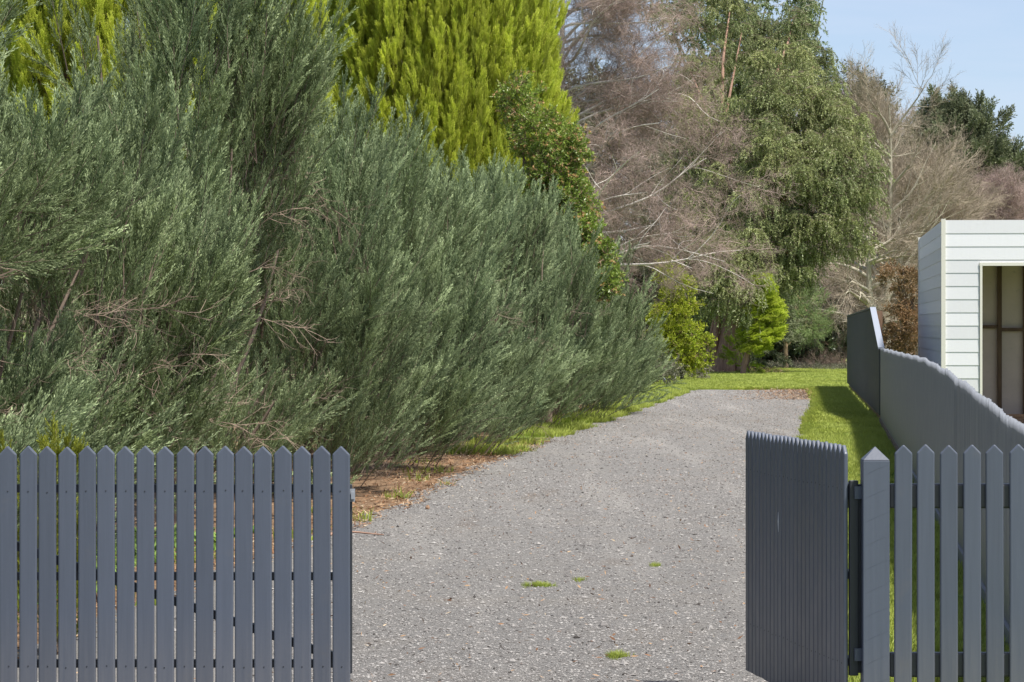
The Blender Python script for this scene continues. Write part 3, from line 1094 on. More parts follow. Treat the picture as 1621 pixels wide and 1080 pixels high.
# fixed right front fence
ff = empty('picket_fence', (1.50, GD, 0))
tag(ff, 'short run of spaced dark grey pickets right of the square gate post', 'fence')
r = np.random.default_rng(11)
for k in range(8):
    px = 1428.5 + 36.6 * k
    X = (px - 810.5) / 400.0
    o = share('picket', PK, ff, (X - 1.50, -0.001, PZ + 0.004 + r.normal() * .002), (0, r.normal() * .002, 0))
share('rail', box_mesh('rail', (0.76, 0.045, 0.0975), M['rail_paint'], 0.008, 2), ff, (0.375, 0.0235, 0.996))
share('rail', box_mesh('rail', (0.76, 0.045, 0.0975), M['rail_paint'], 0.008, 2), ff, (0.375, 0.0235, 0.3275))
# hinge post of the left leaf (just outside the photo, it carries the leaf)
lpst = share('gate_post', box_mesh('gate_post', (0.105, 0.105, 1.5), M['fence_paint']), None, (xl - GL_W - 0.07, GD + 0.045, 0.40))
tag(lpst, 'square dark grey post carrying the closed gate leaf', 'post')

# ---------------------------------------------------------------- side picket fence (recedes along the drive)
sf = empty('side_picket_fence', (0, 0, 0))
tag(sf, 'long grey picket fence with wavy top receding along the grass strip', 'fence')
DIR = unit(np.array([0.0965, 1.0, 0.0]))
NRM = np.array([-DIR[1], DIR[0], 0.0])       # towards the drive
a_f = math.atan2(-DIR[1], -DIR[0])            # local +x runs back towards the camera, local -y faces the drive


def side_h(d):
    return float(np.interp(d, [12, 15.7, 18.2, 21, 25, 30.7, 40, 54], [1.17, 1.185, 1.222, 1.27, 1.320, 1.362, 1.335, 1.30])) + 0.006 * math.sin(d * 2.1)


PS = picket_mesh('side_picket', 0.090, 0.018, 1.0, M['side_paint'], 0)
sp_ = 0.0985
k = 0
far_mb = MB()
pkv = np.array([[-.045, -.018, 0], [.045, -.018, 0], [.045, -.018, 1 - .045], [0, -.018, 1], [-.045, -.018, 1 - .045],
                [-.045, 0, 0], [.045, 0, 0], [.045, 0, 1 - .045], [0, 0, 1], [-.045, 0, 1 - .045]])
rr = np.random.default_rng(17)
d = 12.95
while d < 53.9:
    X = 0.98 + 0.0965 * d
    H = side_h(d) - 0.11 + rr.normal() * .004
    tilt = rr.normal() * 0.004
    if k < 110:
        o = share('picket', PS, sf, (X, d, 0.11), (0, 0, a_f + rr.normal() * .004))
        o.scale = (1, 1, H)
    else:
        ca, sa = math.cos(a_f), math.sin(a_f)
        v = pkv * [1, 1, 1]
        v = v.copy()
        v[:, 2] = np.where(v[:, 2] > .5, H - (1 - v[:, 2]), 0) + 0.11
        w_ = np.stack([v[:, 0] * ca - v[:, 1] * sa + X, v[:, 0] * sa + v[:, 1] * ca + d, v[:, 2]], 1)
        far_mb.add(w_, [[0, 1, 2, 4], [6, 5, 9, 7], [1, 6, 7, 2], [5, 0, 4, 9]])
        far_mb.add(w_, [[4, 2, 3], [7, 9, 8]])
        far_mb.add(w_, [[2, 7, 8, 3], [9, 4, 3, 8]])
    d += sp_ * DIR[1]
    k += 1
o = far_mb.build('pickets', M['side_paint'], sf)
o['kind'] = 'stuff'
for z in (0.35, 0.95):
    b = MB()
    p0 = np.array([0.98 + 0.0965 * 12.9, 12.9, z]) - NRM * 0.024
    p1 = np.array([0.98 + 0.0965 * 53.9, 53.9, z]) - NRM * 0.024
    b.bar(p0, p1, 0.04, 0.07)
    b.build('rail', M['steel'], sf)
for d0 in np.arange(13.2, 54, 2.4):
    X = 0.98 + 0.0965 * d0
    p = np.array([X, d0, 0]) - NRM * 0.10
    b = MB()
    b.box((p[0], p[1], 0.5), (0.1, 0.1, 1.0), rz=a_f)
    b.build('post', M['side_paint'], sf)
for i in range(14):
    d0, d1 = 12.9 + i * 2.93, 12.9 + (i + 1) * 2.93 - 0.01
    b = MB()
    b.bar(np.array([0.98 + 0.0965 * d0, d0, 0.052]) + NRM * 0.030, np.array([0.98 + 0.0965 * d1, d1, 0.052]) + NRM * 0.030, 0.022, 0.15 + .006 * math.sin(i * 5))
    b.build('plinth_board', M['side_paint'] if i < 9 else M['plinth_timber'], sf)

# ---------------------------------------------------------------- tall black paling fence
bf = empty('paling_fence', (6.19, 54, 0))
tag(bf, 'tall black paling fence with raked near end and brown plinth beyond the picket fence', 'fence')
bd = unit(np.array([0.0865, 1.0, 0]))
bn = np.array([-bd[1], bd[0], 0.0])


def b_h(d):
    return 1.27 + (1.98 - 1.27) * min(1, (d - 54) / 5.6) if d < 59.6 else 1.98 - (d - 59.6) * 0.003


mb = MB()
s = 0.0
k = 0
Ltot = math.hypot(31, 31 * .0865)
while s < Ltot:
    p = bd * s
    d0 = 54 + p[1]
    d1 = d0 + 0.1
    off = 0.016 if k % 2 else 0.0
    q0 = p + bn * off
    q1 = bd * (s + 0.115 + rr.normal() * .004) + bn * off
    h0, h1 = b_h(d0), b_h(d1)
    zb = 0.17
    v = [(*q0[:2], zb), (*q1[:2], zb), (*q1[:2], h1), (*q0[:2], h0)]
    v2 = [(x + bn[0] * .014, y + bn[1] * .014, z) for x, y, z in v]
    mb.add(v + v2, [[0, 1, 2, 3], [7, 6, 5, 4], [3, 2, 6, 7], [0, 3, 7, 4], [1, 5, 6, 2]])
    s += 0.10
    k += 1
o = mb.build('palings', M['black_paint'], bf)
o['kind'] = 'stuff'
b = MB()
b.bar((0 + .05, 0, 0.09), bd * Ltot + np.array([.05, 0, 0.09]), 0.05, 0.17)
for i in range(12):
    pass
b.build('plinth_board', M['raw_timber'], bf)
for z in (0.45, 1.15):
    b = MB()
    b.bar(np.array([.06, 0.1, z]), bd * Ltot + np.array([.06, 0, z]), 0.045, 0.09)
    b.build('rail', M['raw_timber'], bf)
b = MB()
b.bar(bd * 5.6 + np.array([.06, 0, 1.80]), bd * Ltot + np.array([.06, 0, 1.80]), 0.045, 0.09)
b.build('rail', M['raw_timber'], bf)
b = MB()
b.bar(bd * 5.55 + [0, 0, 2.00], bd * Ltot + [0, 0, 1.925], 0.10, 0.03)
b.build('capping', M['black_paint'], bf)
b = MB()
b.bar(bd * 0.0 + [0.0, 0, 1.295], bd * 5.6 + [0.0, 0, 2.005], 0.105, 0.03)
b.build('raked_capping', M['cap_timber'], bf)
for i, s0 in enumerate([0.05, 5.5] + list(np.arange(8, 31, 2.6))):
    p = bd * s0 - bn * 0.12
    b = MB()
    h = b_h(54 + s0) - 0.02
    b.box((p[0], p[1], h / 2), (0.11, 0.11, h), rz=math.atan2(bd[1], bd[0]))
    b.build('post', M['raw_timber'], bf)

# ================================================================= WHITE SHED
CX, CY = 6.695, 50.0
rzs = -math.atan(0.0917)
sh = empty('weatherboard_shed', (CX, CY, 0), rzs)     # local x to the right (front face), local y away
tag(sh, 'white weatherboard shed with open doorway showing timber framing beyond the picket fence', 'shed')
HT, WDT, DPT, EXP = 3.31, 4.2, 10.5, 0.2045
OX0, OX1, OZ = 0.60, 3.6, 2.60


def boards(x0, x1, z0, side=False, hh=None):
    """one weatherboard: bottom proud, top flush, local to the shed"""
    h = EXP if hh is None else hh
    b = MB()
    t1 = 0.008
    t0 = t1 + 0.007 * h / EXP
    if not side:
        v = [(x0, -t0, z0), (x1, -t0, z0), (x1, -t1, z0 + h), (x0, -t1, z0 + h), (x0, 0, z0), (x1, 0, z0), (x1, 0, z0 + h), (x0, 0, z0 + h)]
    else:
        v = [(-t0, x1, z0), (-t0, x0, z0), (-t1, x0, z0 + h), (-t1, x1, z0 + h), (0, x1, z0), (0, x0, z0), (0, x0, z0 + h), (0, x1, z0 + h)]
    b.add(v, [[0, 1, 2, 3], [5, 4, 7, 6], [0, 4, 5, 1], [3, 2, 6, 7], [0, 3, 7, 4], [1, 5, 6, 2]])
    b.build('weatherboard', M['board_white'], sh)


z = HT - EXP
i = 0
while z > -0.05:
    zz = max(z, 0.02)
    if z >= OZ - 0.02:
        boards(0.03, WDT - .03, zz)
    elif z + EXP > OZ + 0.06:      # the board the doorway cuts into
        boards(0.03, OX0 - 0.045, zz)
        boards(OX1 + 0.045, WDT - .03, zz)
        boards(OX0 - 0.044, OX1 + 0.044, OZ + .045, hh=z + EXP - OZ - .045)
    else:
        boards(0.03, OX0 - 0.045, zz)
        boards(OX1 + 0.045, WDT - .03, zz)
    boards(0.03, DPT - .03, zz, True)
    z -= EXP
    i += 1
for (x, y) in ((0.0, 0.0), (WDT, 0.0), (0.0, DPT)):
    b = MB()
    b.box((x + (0.0 if x == 0 else 0), y, HT / 2 + .01), (0.066, 0.066, HT + .02))
    b.build('corner_trim', M['cream_trim'], sh)
b = MB()
b.box((OX0 - 0.02, -0.008, OZ / 2), (0.036, 0.05, OZ)); b.build('door_trim', M['cream_trim'], sh)
b = MB()
b.box((OX1 + 0.02, -0.008, OZ / 2), (0.036, 0.05, OZ)); b.build('door_trim', M['cream_trim'], sh)
b = MB()
b.box(((OX0 + OX1) / 2, -0.008, OZ + 0.026), (OX1 - OX0 + .09, 0.05, 0.05)); b.build('door_trim', M['cream_trim'], sh)
# walls behind the boards
b = MB()
b.box((OX0 / 2, 0.052, HT / 2 - .02), (OX0 - .03, 0.09, HT - .06))
b.box(((OX1 + WDT) / 2, 0.052, HT / 2 - .02), (WDT - OX1 - .03, 0.09, HT - .06))
b.box(((OX0 + OX1) / 2, 0.052, (HT + OZ) / 2), (OX1 - OX0 - .002, 0.088, HT - OZ - .08))
b.build('front_wall', M['wrap'], sh)
b = MB(); b.box((0.052, DPT / 2 + .05, HT / 2 - .02), (0.09, DPT - .14, HT - .06)); b.build('side_wall', M['wrap'], sh)
b = MB(); b.box((WDT - 0.052, DPT / 2, HT / 2 - .02), (0.1, DPT - .02, HT - .06)); b.build('side_wall', M['board_white'], sh)
b = MB(); b.box((WDT / 2, DPT - 0.05, HT / 2 - .02), (WDT - .1, 0.09, HT - .06)); b.build('back_wall', M['board_white'], sh)
b = MB(); b.box((WDT / 2, DPT / 2, HT - 0.03), (WDT - .07, DPT - .07, 0.03)); b.build('roof', M['roof'], sh)
IY = 2.1
b = MB(); b.box((WDT / 2, IY, HT / 2 - .03), (WDT - .22, 0.03, HT - .08)); b.build('lining_board', M['wrap'], sh)
def lx(px, yy):   # local x of a photo column at local depth yy
    return (px - 810.5) / F * (CY + yy) - CX - 0.0917 * yy
for px in (1581, 1621, 1661, 1701):
    b = MB(); b.box((lx(px, IY), IY - 0.065, HT / 2 - .05), (0.068, 0.09, HT - .1)); b.build('stud', M['stud'], sh)
for a_, b_, zc in ((0.30, lx(1581, IY) - .036, 1.655), (lx(1581, IY) + .036, lx(1621, IY) - .036, 1.61), (lx(1621, IY) + .036, lx(1661, IY) - .036, 1.65)):
    b = MB(); b.box(((a_ + b_) / 2, IY - 0.06, zc), (b_ - a_, 0.08, 0.055)); b.build('noggin', M['stud'], sh)
b = MB(); b.box((WDT / 2, DPT / 2, 0.03), (WDT - .24, DPT - .24, 0.06)); b.build('slab', M['concrete'], sh)
# a few offcuts stacked on the slab
for k in range(4):
    pz = 0.075 + k * 0.0
    t = MB()
ts_ = empty('timber_stack', at(1618, 660, 51.0) * [1, 1, 0] + [0, 0, 0])
tag(ts_, 'small stack of timber offcuts inside the shed doorway', 'timber')
for k, (dx, zz, ln, ang) in enumerate(((0.0, .10, 1.1, .05), (.09, .10, 1.0, -.03), (.04, .15, .9, .08), (.05, .20, 0.8, -.05), (.03, .245, .95, .02))):
    b = MB()
    b.bar((dx - ln * .3, 0.25 + .05 * k % .1, zz), (dx + ln * .7, 0.3 + ang, zz), 0.09, 0.042)
    b.build('plank', M['raw_timber'], ts_)

# ================================================================= JUNIPER HEDGE
def hedge_face(d):
    return 0.111 * d - 4.68


ORD = ['first', 'second', 'third', 'fourth', 'fifth', 'sixth', 'seventh', 'eighth', 'ninth', 'tenth', 'eleventh', 'twelfth', 'thirteenth', 'last']
# distance, half length along the hedge, height, bulge over the drive
JUN = [(17.2, 1.5, 3.6, 1.40), (20.6, 1.6, 3.25, 1.38), (24.0, 1.7, 3.05, 1.40), (27.8, 1.8, 4.6, 1.12), (32.0, 1.95, 3.6, 1.40),
       (36.5, 2.1, 3.55, 1.45), (41.2, 2.2, 3.6, 1.45), (46.2, 2.3, 3.65, 1.45), (51.4, 2.4, 3.5, 1.45), (56.4, 2.4, 3.2, 1.6), (61.0, 2.4, 3.15, 1.75)]
jdesc = {0: 'grey green juniper at the near end of the hedge behind the closed gate leaf',
         1: 'second juniper of the hedge from the gate, its bough hanging over a dark hollow',
         10: 'blue green juniper at the far end of the hedge next to the lawn'}
for i, (d, hl, H, bulge) in enumerate(JUN):
    r = np.random.default_rng(300 + i)
    hl *= .86 if i >= 3 else 1
    cx = hedge_face(d) - 1.45 + (.12 if i == 3 else 0)
    root = empty('juniper_shrub', (cx, d, 0))
    lab = jdesc.get(i, f'{ORD[i]} tall grey green juniper of the hedge counted from the gate')
    tag(root, lab, 'juniper', 'junipers of the hedge')
    near = d < 34
    # vase profile: narrow at the foot, widest two thirds up, rounded over the top
    def prof(u):
        return np.interp(u, [0, .05, .2, .45, .68, .85, .95, 1.0], [.90, .93, .96, 1.0, 1.02, .82, .50, .2])
    PL_, DL_, TL_ = [], [], []
    nl_ = int(14.5 * hl * H / 8)
    for k in range(nl_):
        th0 = r.uniform(-math.pi, math.pi) if k % 4 == 0 else r.uniform(-2.0, 1.0)
        uu = (k + r.random()) / nl_
        uu = uu ** .8 * .92
        if i == 2 and uu < .52 and r.random() < .8:
            continue
        if i == 3 and uu < .40 and th0 < .2 and r.random() < .85:
            continue
        o_ = np.array([math.cos(th0), math.sin(th0), 0])
        lr = r.uniform(.26, .46) * (1.15 - .25 * uu)          # lobe radius
        lh = lr * r.uniform(2.2, 3.4)                          # lobe length
        f = prof(uu) * .80 * (1 + r.normal() * .08)
        if i in (1, 2, 3):      # these overhang: the lower face is set back and lies in shade
            f *= np.interp(uu, [0, .30, .50, 1], [.62, .62, 1.06, 1.0]) if i < 3 else np.interp(uu, [0, .2, .38, 1], [.8, .8, 1.02, 1.0])
        c0 = np.array([o_[0] * bulge * f, o_[1] * hl * f, uu * (H - .75) + .15])
        ax = unit(o_ * np.interp(uu, [0, .3, .7, 1], [.36, .25, .14, .03]) + np.array([.03, 0, 1.0]) + r.normal(size=3) * .09)
        m = int(4 * math.pi * lr * lh * (8.5 if near else 7.5))
        v = rdir(m, r)
        v = v[(v @ ax > -.75)]
        m = len(v)
        e1 = unit(np.cross(ax, [.3, .9, .1])); e2 = np.cross(ax, e1)
        q = np.where(r.random(m) < .8, r.uniform(.8, 1.05, m), r.uniform(.3, .8, m))[:, None]
        p = c0 + ax * lh * .35 + (v @ ax)[:, None] * ax * lh * .62 * q + (v @ e1)[:, None] * e1 * lr * q + (v @ e2)[:, None] * e2 * lr * q
        dd = unit((v - (v @ ax)[:, None] * ax) * .28 + ax * 1.0 + r.normal(size=(m, 3)) * .15)
        PL_.append(p - dd * .42); DL_.append(dd)
        TL_.append(np.full(m, r.uniform(0, 1)) * .75 + r.random(m) * .25)
    # thinner filling inside so that no daylight shows through
    m = int(2 * (bulge + hl) * H * (6.5 if i not in (1, 2) else 11))
    th = r.uniform(-math.pi, math.pi, m); u = r.random(m)
    q = prof(u) * r.uniform(.25, .74, m)
    if i in (2, 3):
        q = np.where(u < .42, q * .62, q)
    PL_.append(np.stack([np.cos(th) * bulge * q, np.sin(th) * hl * q, u * (H - .9)], 1))
    DL_.append(unit(np.stack([np.cos(th) * .4, np.sin(th) * .4, np.ones(m)], 1) + r.normal(size=(m, 3)) * .2))
    TL_.append(r.random(m) * .4)
    # skirt of low boughs sweeping the ground
    m = int(2 * (bulge + hl) * (20 if i not in (2, 3) else (5, 9)[i - 2]))
    th = np.where(r.random(m) < .75, r.uniform(-2.1, 1.2, m), r.uniform(-math.pi, math.pi, m)); zz = r.uniform(.03, .75, m)
    q = (.88 + .12 * zz) * r.uniform(.75, 1.08, m) * (1 if i not in (1, 2, 3) else .7)
    PL_.append(np.stack([np.cos(th) * bulge * q, np.sin(th) * hl * q, zz], 1))
    DL_.append(unit(np.stack([np.cos(th) * .55, np.sin(th) * .55, np.full(m, .75)], 1) + r.normal(size=(m, 3)) * .18))
    TL_.append(r.random(m))
    P, D, TT = np.concatenate(PL_), np.concatenate(DL_), np.concatenate(TL_)
    keep = np.ones(len(P), bool)
    if i == 1:   # the dark hollow under the overhanging bough
        hol = (np.abs(P[:, 2] - 1.45) < .45) & (P[:, 0] > -.2) & (np.abs(P[:, 1] + .2) < 1.0)
        keep &= ~hol
    if i == 0:
        keep &= ~((P[:, 2] < .9) & (P[:, 1] < -.5))
    P, D, TT = P[keep], D[keep], TT[keep]
    P[:, 2] = np.maximum(P[:, 2], 0.03)
    n_ = len(P)
    S = r.uniform(.65, 1.15, n_) * (1.0 if near else 1.12)
    tint = TT + (.15 if i > 3 else 0)
    scatter('foliage', root, 'juniper', PR['juniper'], P, D, S, tint)
    # taller leaders breaking the skyline
    nl = 30
    th = r.uniform(-math.pi, math.pi, nl)
    q = np.sqrt(r.random(nl)) * .85
    PL = np.stack([np.cos(th) * bulge * q, np.sin(th) * hl * q, H - .62 - .7 * q ** 2 + r.normal(size=nl) * .12], 1)
    DL = unit(np.stack([np.cos(th) * q * .3 + .03, np.sin(th) * q * .3, np.ones(nl)], 1) + r.normal(size=(nl, 3)) * .10)
    scatter('leaders', root, 'juniper', PR['juniper'], PL, DL, r.uniform(.8, 1.25, nl), .5 + r.normal(size=nl) * .2)
    # trunk and limbs
    mb = MB()
    tips = []
    for k in range(16):
        a = r.uniform(0, 6.28)
        uu = r.uniform(.2, .95)
        f = prof(uu) * .8
        tips.append(np.array([math.cos(a) * bulge * f, math.sin(a) * hl * f, uu * H]))
    for tp in tips:
        s0 = np.array([r.normal() * .12, r.normal() * .35, 0])
        ln = limb(r, s0, tp, -0.10, 9, .03)
        mb.tube(ln, np.linspace(.045, .010, 9), 5)
    mb.build('limbs', M['juniper_wood'], root, smooth=True)['kind'] = 'stuff'
    # dead inner twigs showing in the hollows
    nd = 26 if near else 14
    th = r.uniform(-1.9, 1.4, nd)
    uu = r.uniform(.05, .75, nd)
    q = prof(uu) * r.uniform(.55, .82, nd)
    PD = np.stack([np.cos(th) * bulge * q, np.sin(th) * hl * q, uu * (H - .5)], 1)
    DD = unit(np.stack([np.cos(th), np.sin(th), r.uniform(-.3, .5, nd)], 1))
    scatter('dead_twigs', root, 'dead', PR['dead'], PD, DD, r.uniform(.6, 1.2, nd))
    if i == 1:
        # bare brown branch ends hanging out under the overhang, as in the photo
        mb = MB()
        for k in range(8):
            s0 = np.array([-.5 + r.normal() * .1, -.9 + r.normal() * .2, 1.45 + r.normal() * .12])
            e = s0 + np.array([r.uniform(.7, 1.3), r.uniform(-.5, .3), r.uniform(-.25, .28)])
            ln = limb(r, s0, e, r.uniform(-.06, .06), 8, .03)
            mb.tube(ln, np.linspace(.011, .003, 8), 4)
            for _ in range(3):
                j = r.integers(3, 7)
                e2 = ln[j] + unit(unit(e - s0) + r.normal(size=3) * .5) * r.uniform(.2, .45)
                mb.tube(limb(r, ln[j], e2, 0, 5, .04), np.linspace(.005, .0015, 5), 3)
        mb.build('bare_branches', M['dead_wood'], root, smooth=True)['kind'] = 'stuff'
        nn = 60
        PP = np.stack([r.uniform(-.7, .95, nn), r.uniform(-1.5, -.4, nn), r.uniform(1.75, 2.35, nn)], 1)
        DD = unit(np.stack([r.uniform(.3, 1.2, nn), r.normal(size=nn) * .3, r.uniform(-.1, .9, nn)], 1))
        scatter('overhanging_bough', root, 'juniper', PR['juniper'], PP, DD, r.uniform(.5, .9, nn), r.uniform(0, .4, nn))


# small golden cypress shoots at the left, just behind the gate
def small_gold(name, px0, py_top, d, wd, label, key='dullgold', n=45, H=None):
    p = at(px0, 900, d)
    root = empty(name, (p[0], d, 0))
    tag(root, label, 'shrub')
    H = (H or CAMZ + (516 - py_top) / F * d) - .14
    r = np.random.default_rng(int(px0))
    z = r.random(n) * H * .85
    th = r.uniform(0, 6.28, n)
    q = wd * (1 - .5 * z / H) * r.uniform(.3, 1, n)
    P = np.stack([np.cos(th) * q, np.sin(th) * q, z], 1)
    D = unit(np.stack([np.cos(th) * .35, np.sin(th) * .35, np.ones(n)], 1))
    scatter('foliage', root, key, PR[key], P, D, r.uniform(.35, .6, n), r.uniform(.1, .9, n))
    mb = MB()
    mb.tube([(0, 0, 0), (.02, 0, H * .5), (0, .02, H * .9)], [.03, .02, .005], 6)
    mb.build('stem', M['juniper_wood'], root)
    return root


small_gold('golden_cypress_shrub', 40, 650, 16.0, .13, 'low golden green cypress shrub at the left edge just above the pickets')
small_gold('golden_cypress_shrub', 98, 655, 16.3, .07, 'narrow yellow cypress shrub right of the low golden one behind the pickets')


# ================================================================= BIG TREES
def blob_points(r, blobs, dens, shell=.75):
    """blobs: (px, py, d, rx_px, ry_px[, rd m]) -> points on/inside ellipsoids, outward normals"""
    P, Nn = [], []
    for bl in blobs:
        px, py, d, rx, ry = bl[:5]
        c = at(px, py, d)
        a, c_ = rx / F * d, ry / F * d
        b_ = bl[5] if len(bl) > 5 else a
        area = 4 * math.pi * ((a * b_) ** 1.6 / 3 + (a * c_) ** 1.6 / 3 + (b_ * c_) ** 1.6 / 3) ** (1 / 1.6)
        n = int(area * dens)
        q = rdir(n, r)
        q = q[(q[:, 1] < .75)]
        n = len(q)
        rad = np.where(r.random(n) < shell, r.uniform(.85, 1.05, n), r.uniform(.3, .9, n))
        rad = rad * (1 + .16 * vnoise(q * 3 + c, .35, 5))
        P.append(c + q * rad[:, None] * [a, b_, c_])
        Nn.append(q)
    return np.concatenate(P), np.concatenate(Nn)


# --- big golden cypress behind the hedge
def golden(name, cxp, d, rad, H, label, nr=15, dens=30, z0=0.0):
    c = at(cxp, 516, d)
    root = empty(name, (c[0], d, 0))
    tag(root, label, 'cypress', 'golden cypresses behind the hedge')
    r = np.random.default_rng(int(cxp * 3))
    n = int(2 * math.pi * rad * (H - z0) * dens)
    z = z0 + r.random(n) * (H - z0)
    th = r.uniform(-math.pi, math.pi, n)
    Rz = rad * np.interp(z / H, [0, .15, .5, .75, .92, 1], [.92, 1, 1, .85, .5, .1])
    # fastigiate ridges that wander and fork with height
    ph = th + .05 * np.sin(z * .8 + 2 * th) + .022 * np.sin(z * 2.6 + 5 * th)
    ridge = np.abs(np.sin(ph * nr / 2)) ** .7
    ridge = ridge * (0.75 + .35 * vnoise(np.stack([th * 2, z * .35, z * 0], 1), 1.0, 41))
    f = 0.74 + .28 * ridge
    inner = r.random(n) < .3
    f = np.where(inner, f * .85, f)
    keep = (ridge > .15) | (r.random(n) < .35) | inner
    P = np.stack([np.cos(th) * Rz * f, np.sin(th) * Rz * f, z], 1)[keep]
    rd = np.stack([np.cos(th), np.sin(th), np.zeros(n)], 1)[keep]
    k = len(P)
    D = unit(rd * .32 + [0, 0, 1.0] + r.normal(size=(k, 3)) * .14)
    P = P - D * .2
    P[:, 2] = np.maximum(P[:, 2], .05)
    m_ = int(n * .35)
    z2, t2 = z0 + r.random(m_) * (H - z0) * .95, r.uniform(-math.pi, math.pi, m_)
    R2 = rad * .66 * np.interp(z2 / H, [0, .15, .5, .75, .92, 1], [.92, 1, 1, .85, .5, .1])
    scatter('inner_foliage', root, 'gold', PR['gold'], np.stack([np.cos(t2) * R2, np.sin(t2) * R2, z2], 1),
            unit(np.stack([np.cos(t2) * .4, np.sin(t2) * .4, np.ones(m_)], 1)), r.uniform(.6, 1.0, m_), r.random(m_) * .3)
    tint = ridge[keep] * .35 + .3 * vnoise(P, .8, 44) + r.random(k) * .3
    scatter('foliage', root, 'gold', PR['gold'], P, D, r.uniform(.34, .62, (k, 1)) * np.array([[.9, .9, 1.55]]), tint)
    mb = MB()
    mb.tube([(0, 0, 0), (.1, 0, H * .4), (0, .1, H * .92)], [.28, .18, .03], 10)
    for k_ in range(26):
        a = r.uniform(0, 6.28); zz = r.uniform(.3, H * .7)
        e = np.array([math.cos(a) * rad * .7, math.sin(a) * rad * .7, zz + rad * .9])
        mb.tube(limb(r, (0, 0, zz), e, -.1, 7, .02), np.linspace(.06, .015, 7), 5)
    mb.build('trunk', M['brown_bark'], root, smooth=True)
    return root


golden('golden_cypress', 695, 76.0, 3.08, 12.6, 'broad golden cypress with hanging yellow strands rising behind the hedge', 34, 95, 1.5)
golden('golden_cypress', 165, 48.0, 1.8, 9.5, 'golden cypress peeping over the hedge near the upper left corner', 16, 50, 2.5)
golden('golden_cypress', 420, 70.0, 1.5, 12.0, 'slim golden cypress tip glimpsed left of the broad one', 12, 40, 4.0)


def crown_thing(name, label, cat, base, key, blobs, dens, S=(.7, 1.2), lean=.5, up=.4, droop=False, trunk=None, bark='grey_bark', seed=1, tintscale=.3, group=None, shell=.75, limbs=10, tlo=0.0, thi=1.0):
    r = np.random.default_rng(seed)
    root = empty(name, base)
    tag(root, label, cat, group)
    B = np.array(base)
    P, Nn = blob_points(r, blobs, dens, shell)
    ok = P[:, 2] > .1
    P, Nn = P[ok], Nn[ok]
    n = len(P)
    tint = tlo + (thi - tlo) * np.clip(.5 + .4 * vnoise(P, tintscale, seed) + r.normal(size=n) * .15, 0, 1)
    if droop:
        D = unit(np.stack([r.normal(size=n) * .28, r.normal(size=n) * .28, np.ones(n)], 1))
    else:
        D = unit(Nn * lean + [0, 0, up] + r.normal(size=(n, 3)) * .3)
    scatter('crown', root, key, PR[key], P - B, D, r.uniform(S[0], S[1], n), tint)
    if trunk:
        mb = MB()
        top = np.array(trunk[0]) - B
        rad = trunk[1]
        ln = limb(r, (0, 0, -.05), top, 0, 9, .015)
        mb.tube(ln, np.interp(np.linspace(0, 1, 9), [0, .05, .2, 1], [rad * 1.35, rad * 1.1, rad, rad * .35]), 12)
        cs = [at(*bl[:3]) - B for bl in blobs]
        for c in cs:
            for k in range(max(1, limbs // max(1, len(cs) // 2))):
                t = r.uniform(.25, .95)
                s0 = ln[int(t * 8)]
                mb.tube(limb(r, s0, c + r.normal(size=3) * min(.35, .25 * blobs[0][3] / F * blobs[0][2]), .06, 8, .05), np.linspace(rad * .35, .02, 8), 6)
        mb.build('trunk', M[bark], root, smooth=True)
    return root


# --- glossy flowering shrub in the hedge line
gb = [(822, 165, 54.8, 28, 40, .5), (850, 215, 54.3, 40, 40, .7), (880, 270, 53.8, 42, 50, .7), (905, 240, 53.8, 22, 30, .5), (905, 330, 53.4, 34, 42, .6),
      (930, 380, 52.8, 22, 34, .45), (868, 330, 53.8, 40, 40, .6), (948, 415, 52.4, 20, 30, .4), (958, 452, 52.0, 16, 26, .35)]
crown_thing('flowering_shrub', 'glossy green shrub with orange buds growing up through the far hedge', 'shrub', (0.62, 54.4, 0), 'glossy', [(x, y, d_, a_ * .82, b_ * .9, q_ * .9) for x, y, d_, a_, b_, q_ in gb], 36, (.6, 1.0),
            .6, .6, trunk=(at(855, 230, 54.4), .05), bark='dull_bark', seed=51, tlo=.1, thi=.9)

# --- bare birch
r = np.random.default_rng(61)
bx0, bd0 = 1.95, 93.0
root = empty('birch_tree', (bx0, bd0, 0))
tag(root, 'bare birch with pale limbs and a purplish twigs between cypress and evergreen', 'birch')
mb = MB()
trunk = limb(r, (0, 0, 0), (-0.55, 0, 15.5), 0, 14, .022)
mb.tube(trunk, np.linspace(.15, .03, 14), 10)


def tr_at(z):
    return np.array([np.interp(z, trunk[:, 2], trunk[:, i]) for i in range(3)])


tips, roots = [], []
for k in range(46):
    zz = r.uniform(2.7, 12.0)
    a = r.uniform(-1.35, 1.0)
    L = r.uniform(2.4, 5.0) * np.interp(zz, [1.5, 4, 12], [1.1, 1.1, .5])
    if r.random() < .22:
        a += math.pi
        L *= .5
    s0 = tr_at(zz)
    tips.append(s0 + np.array([math.cos(a) * L, math.sin(a) * L * .7, L * r.uniform(.0, .75)]))
    roots.append(s0)
PP, DD = [], []
for s0, tp in zip(roots, tips):
    p_, d_ = limb_system(mb, r, s0, [tp], .048, .012, .05, 5, 0, .085, 5, .42)
    PP.append(p_); DD.append(d_)
mb.build('trunk', M['birch_bark'], root, smooth=True)
PP, DD = np.concatenate(PP), np.concatenate(DD)
n = len(PP)
idx = np.concatenate([np.arange(n), np.arange(n)])
P2 = PP[idx] + r.normal(size=(len(idx), 3)) * .12
sel_ = r.random(len(idx)) < .50
idx, P2 = idx[sel_], P2[sel_]
D2 = unit(DD[idx] * .6 + r.normal(size=(len(idx), 3)) * .6 + [0.1, 0, -.1])
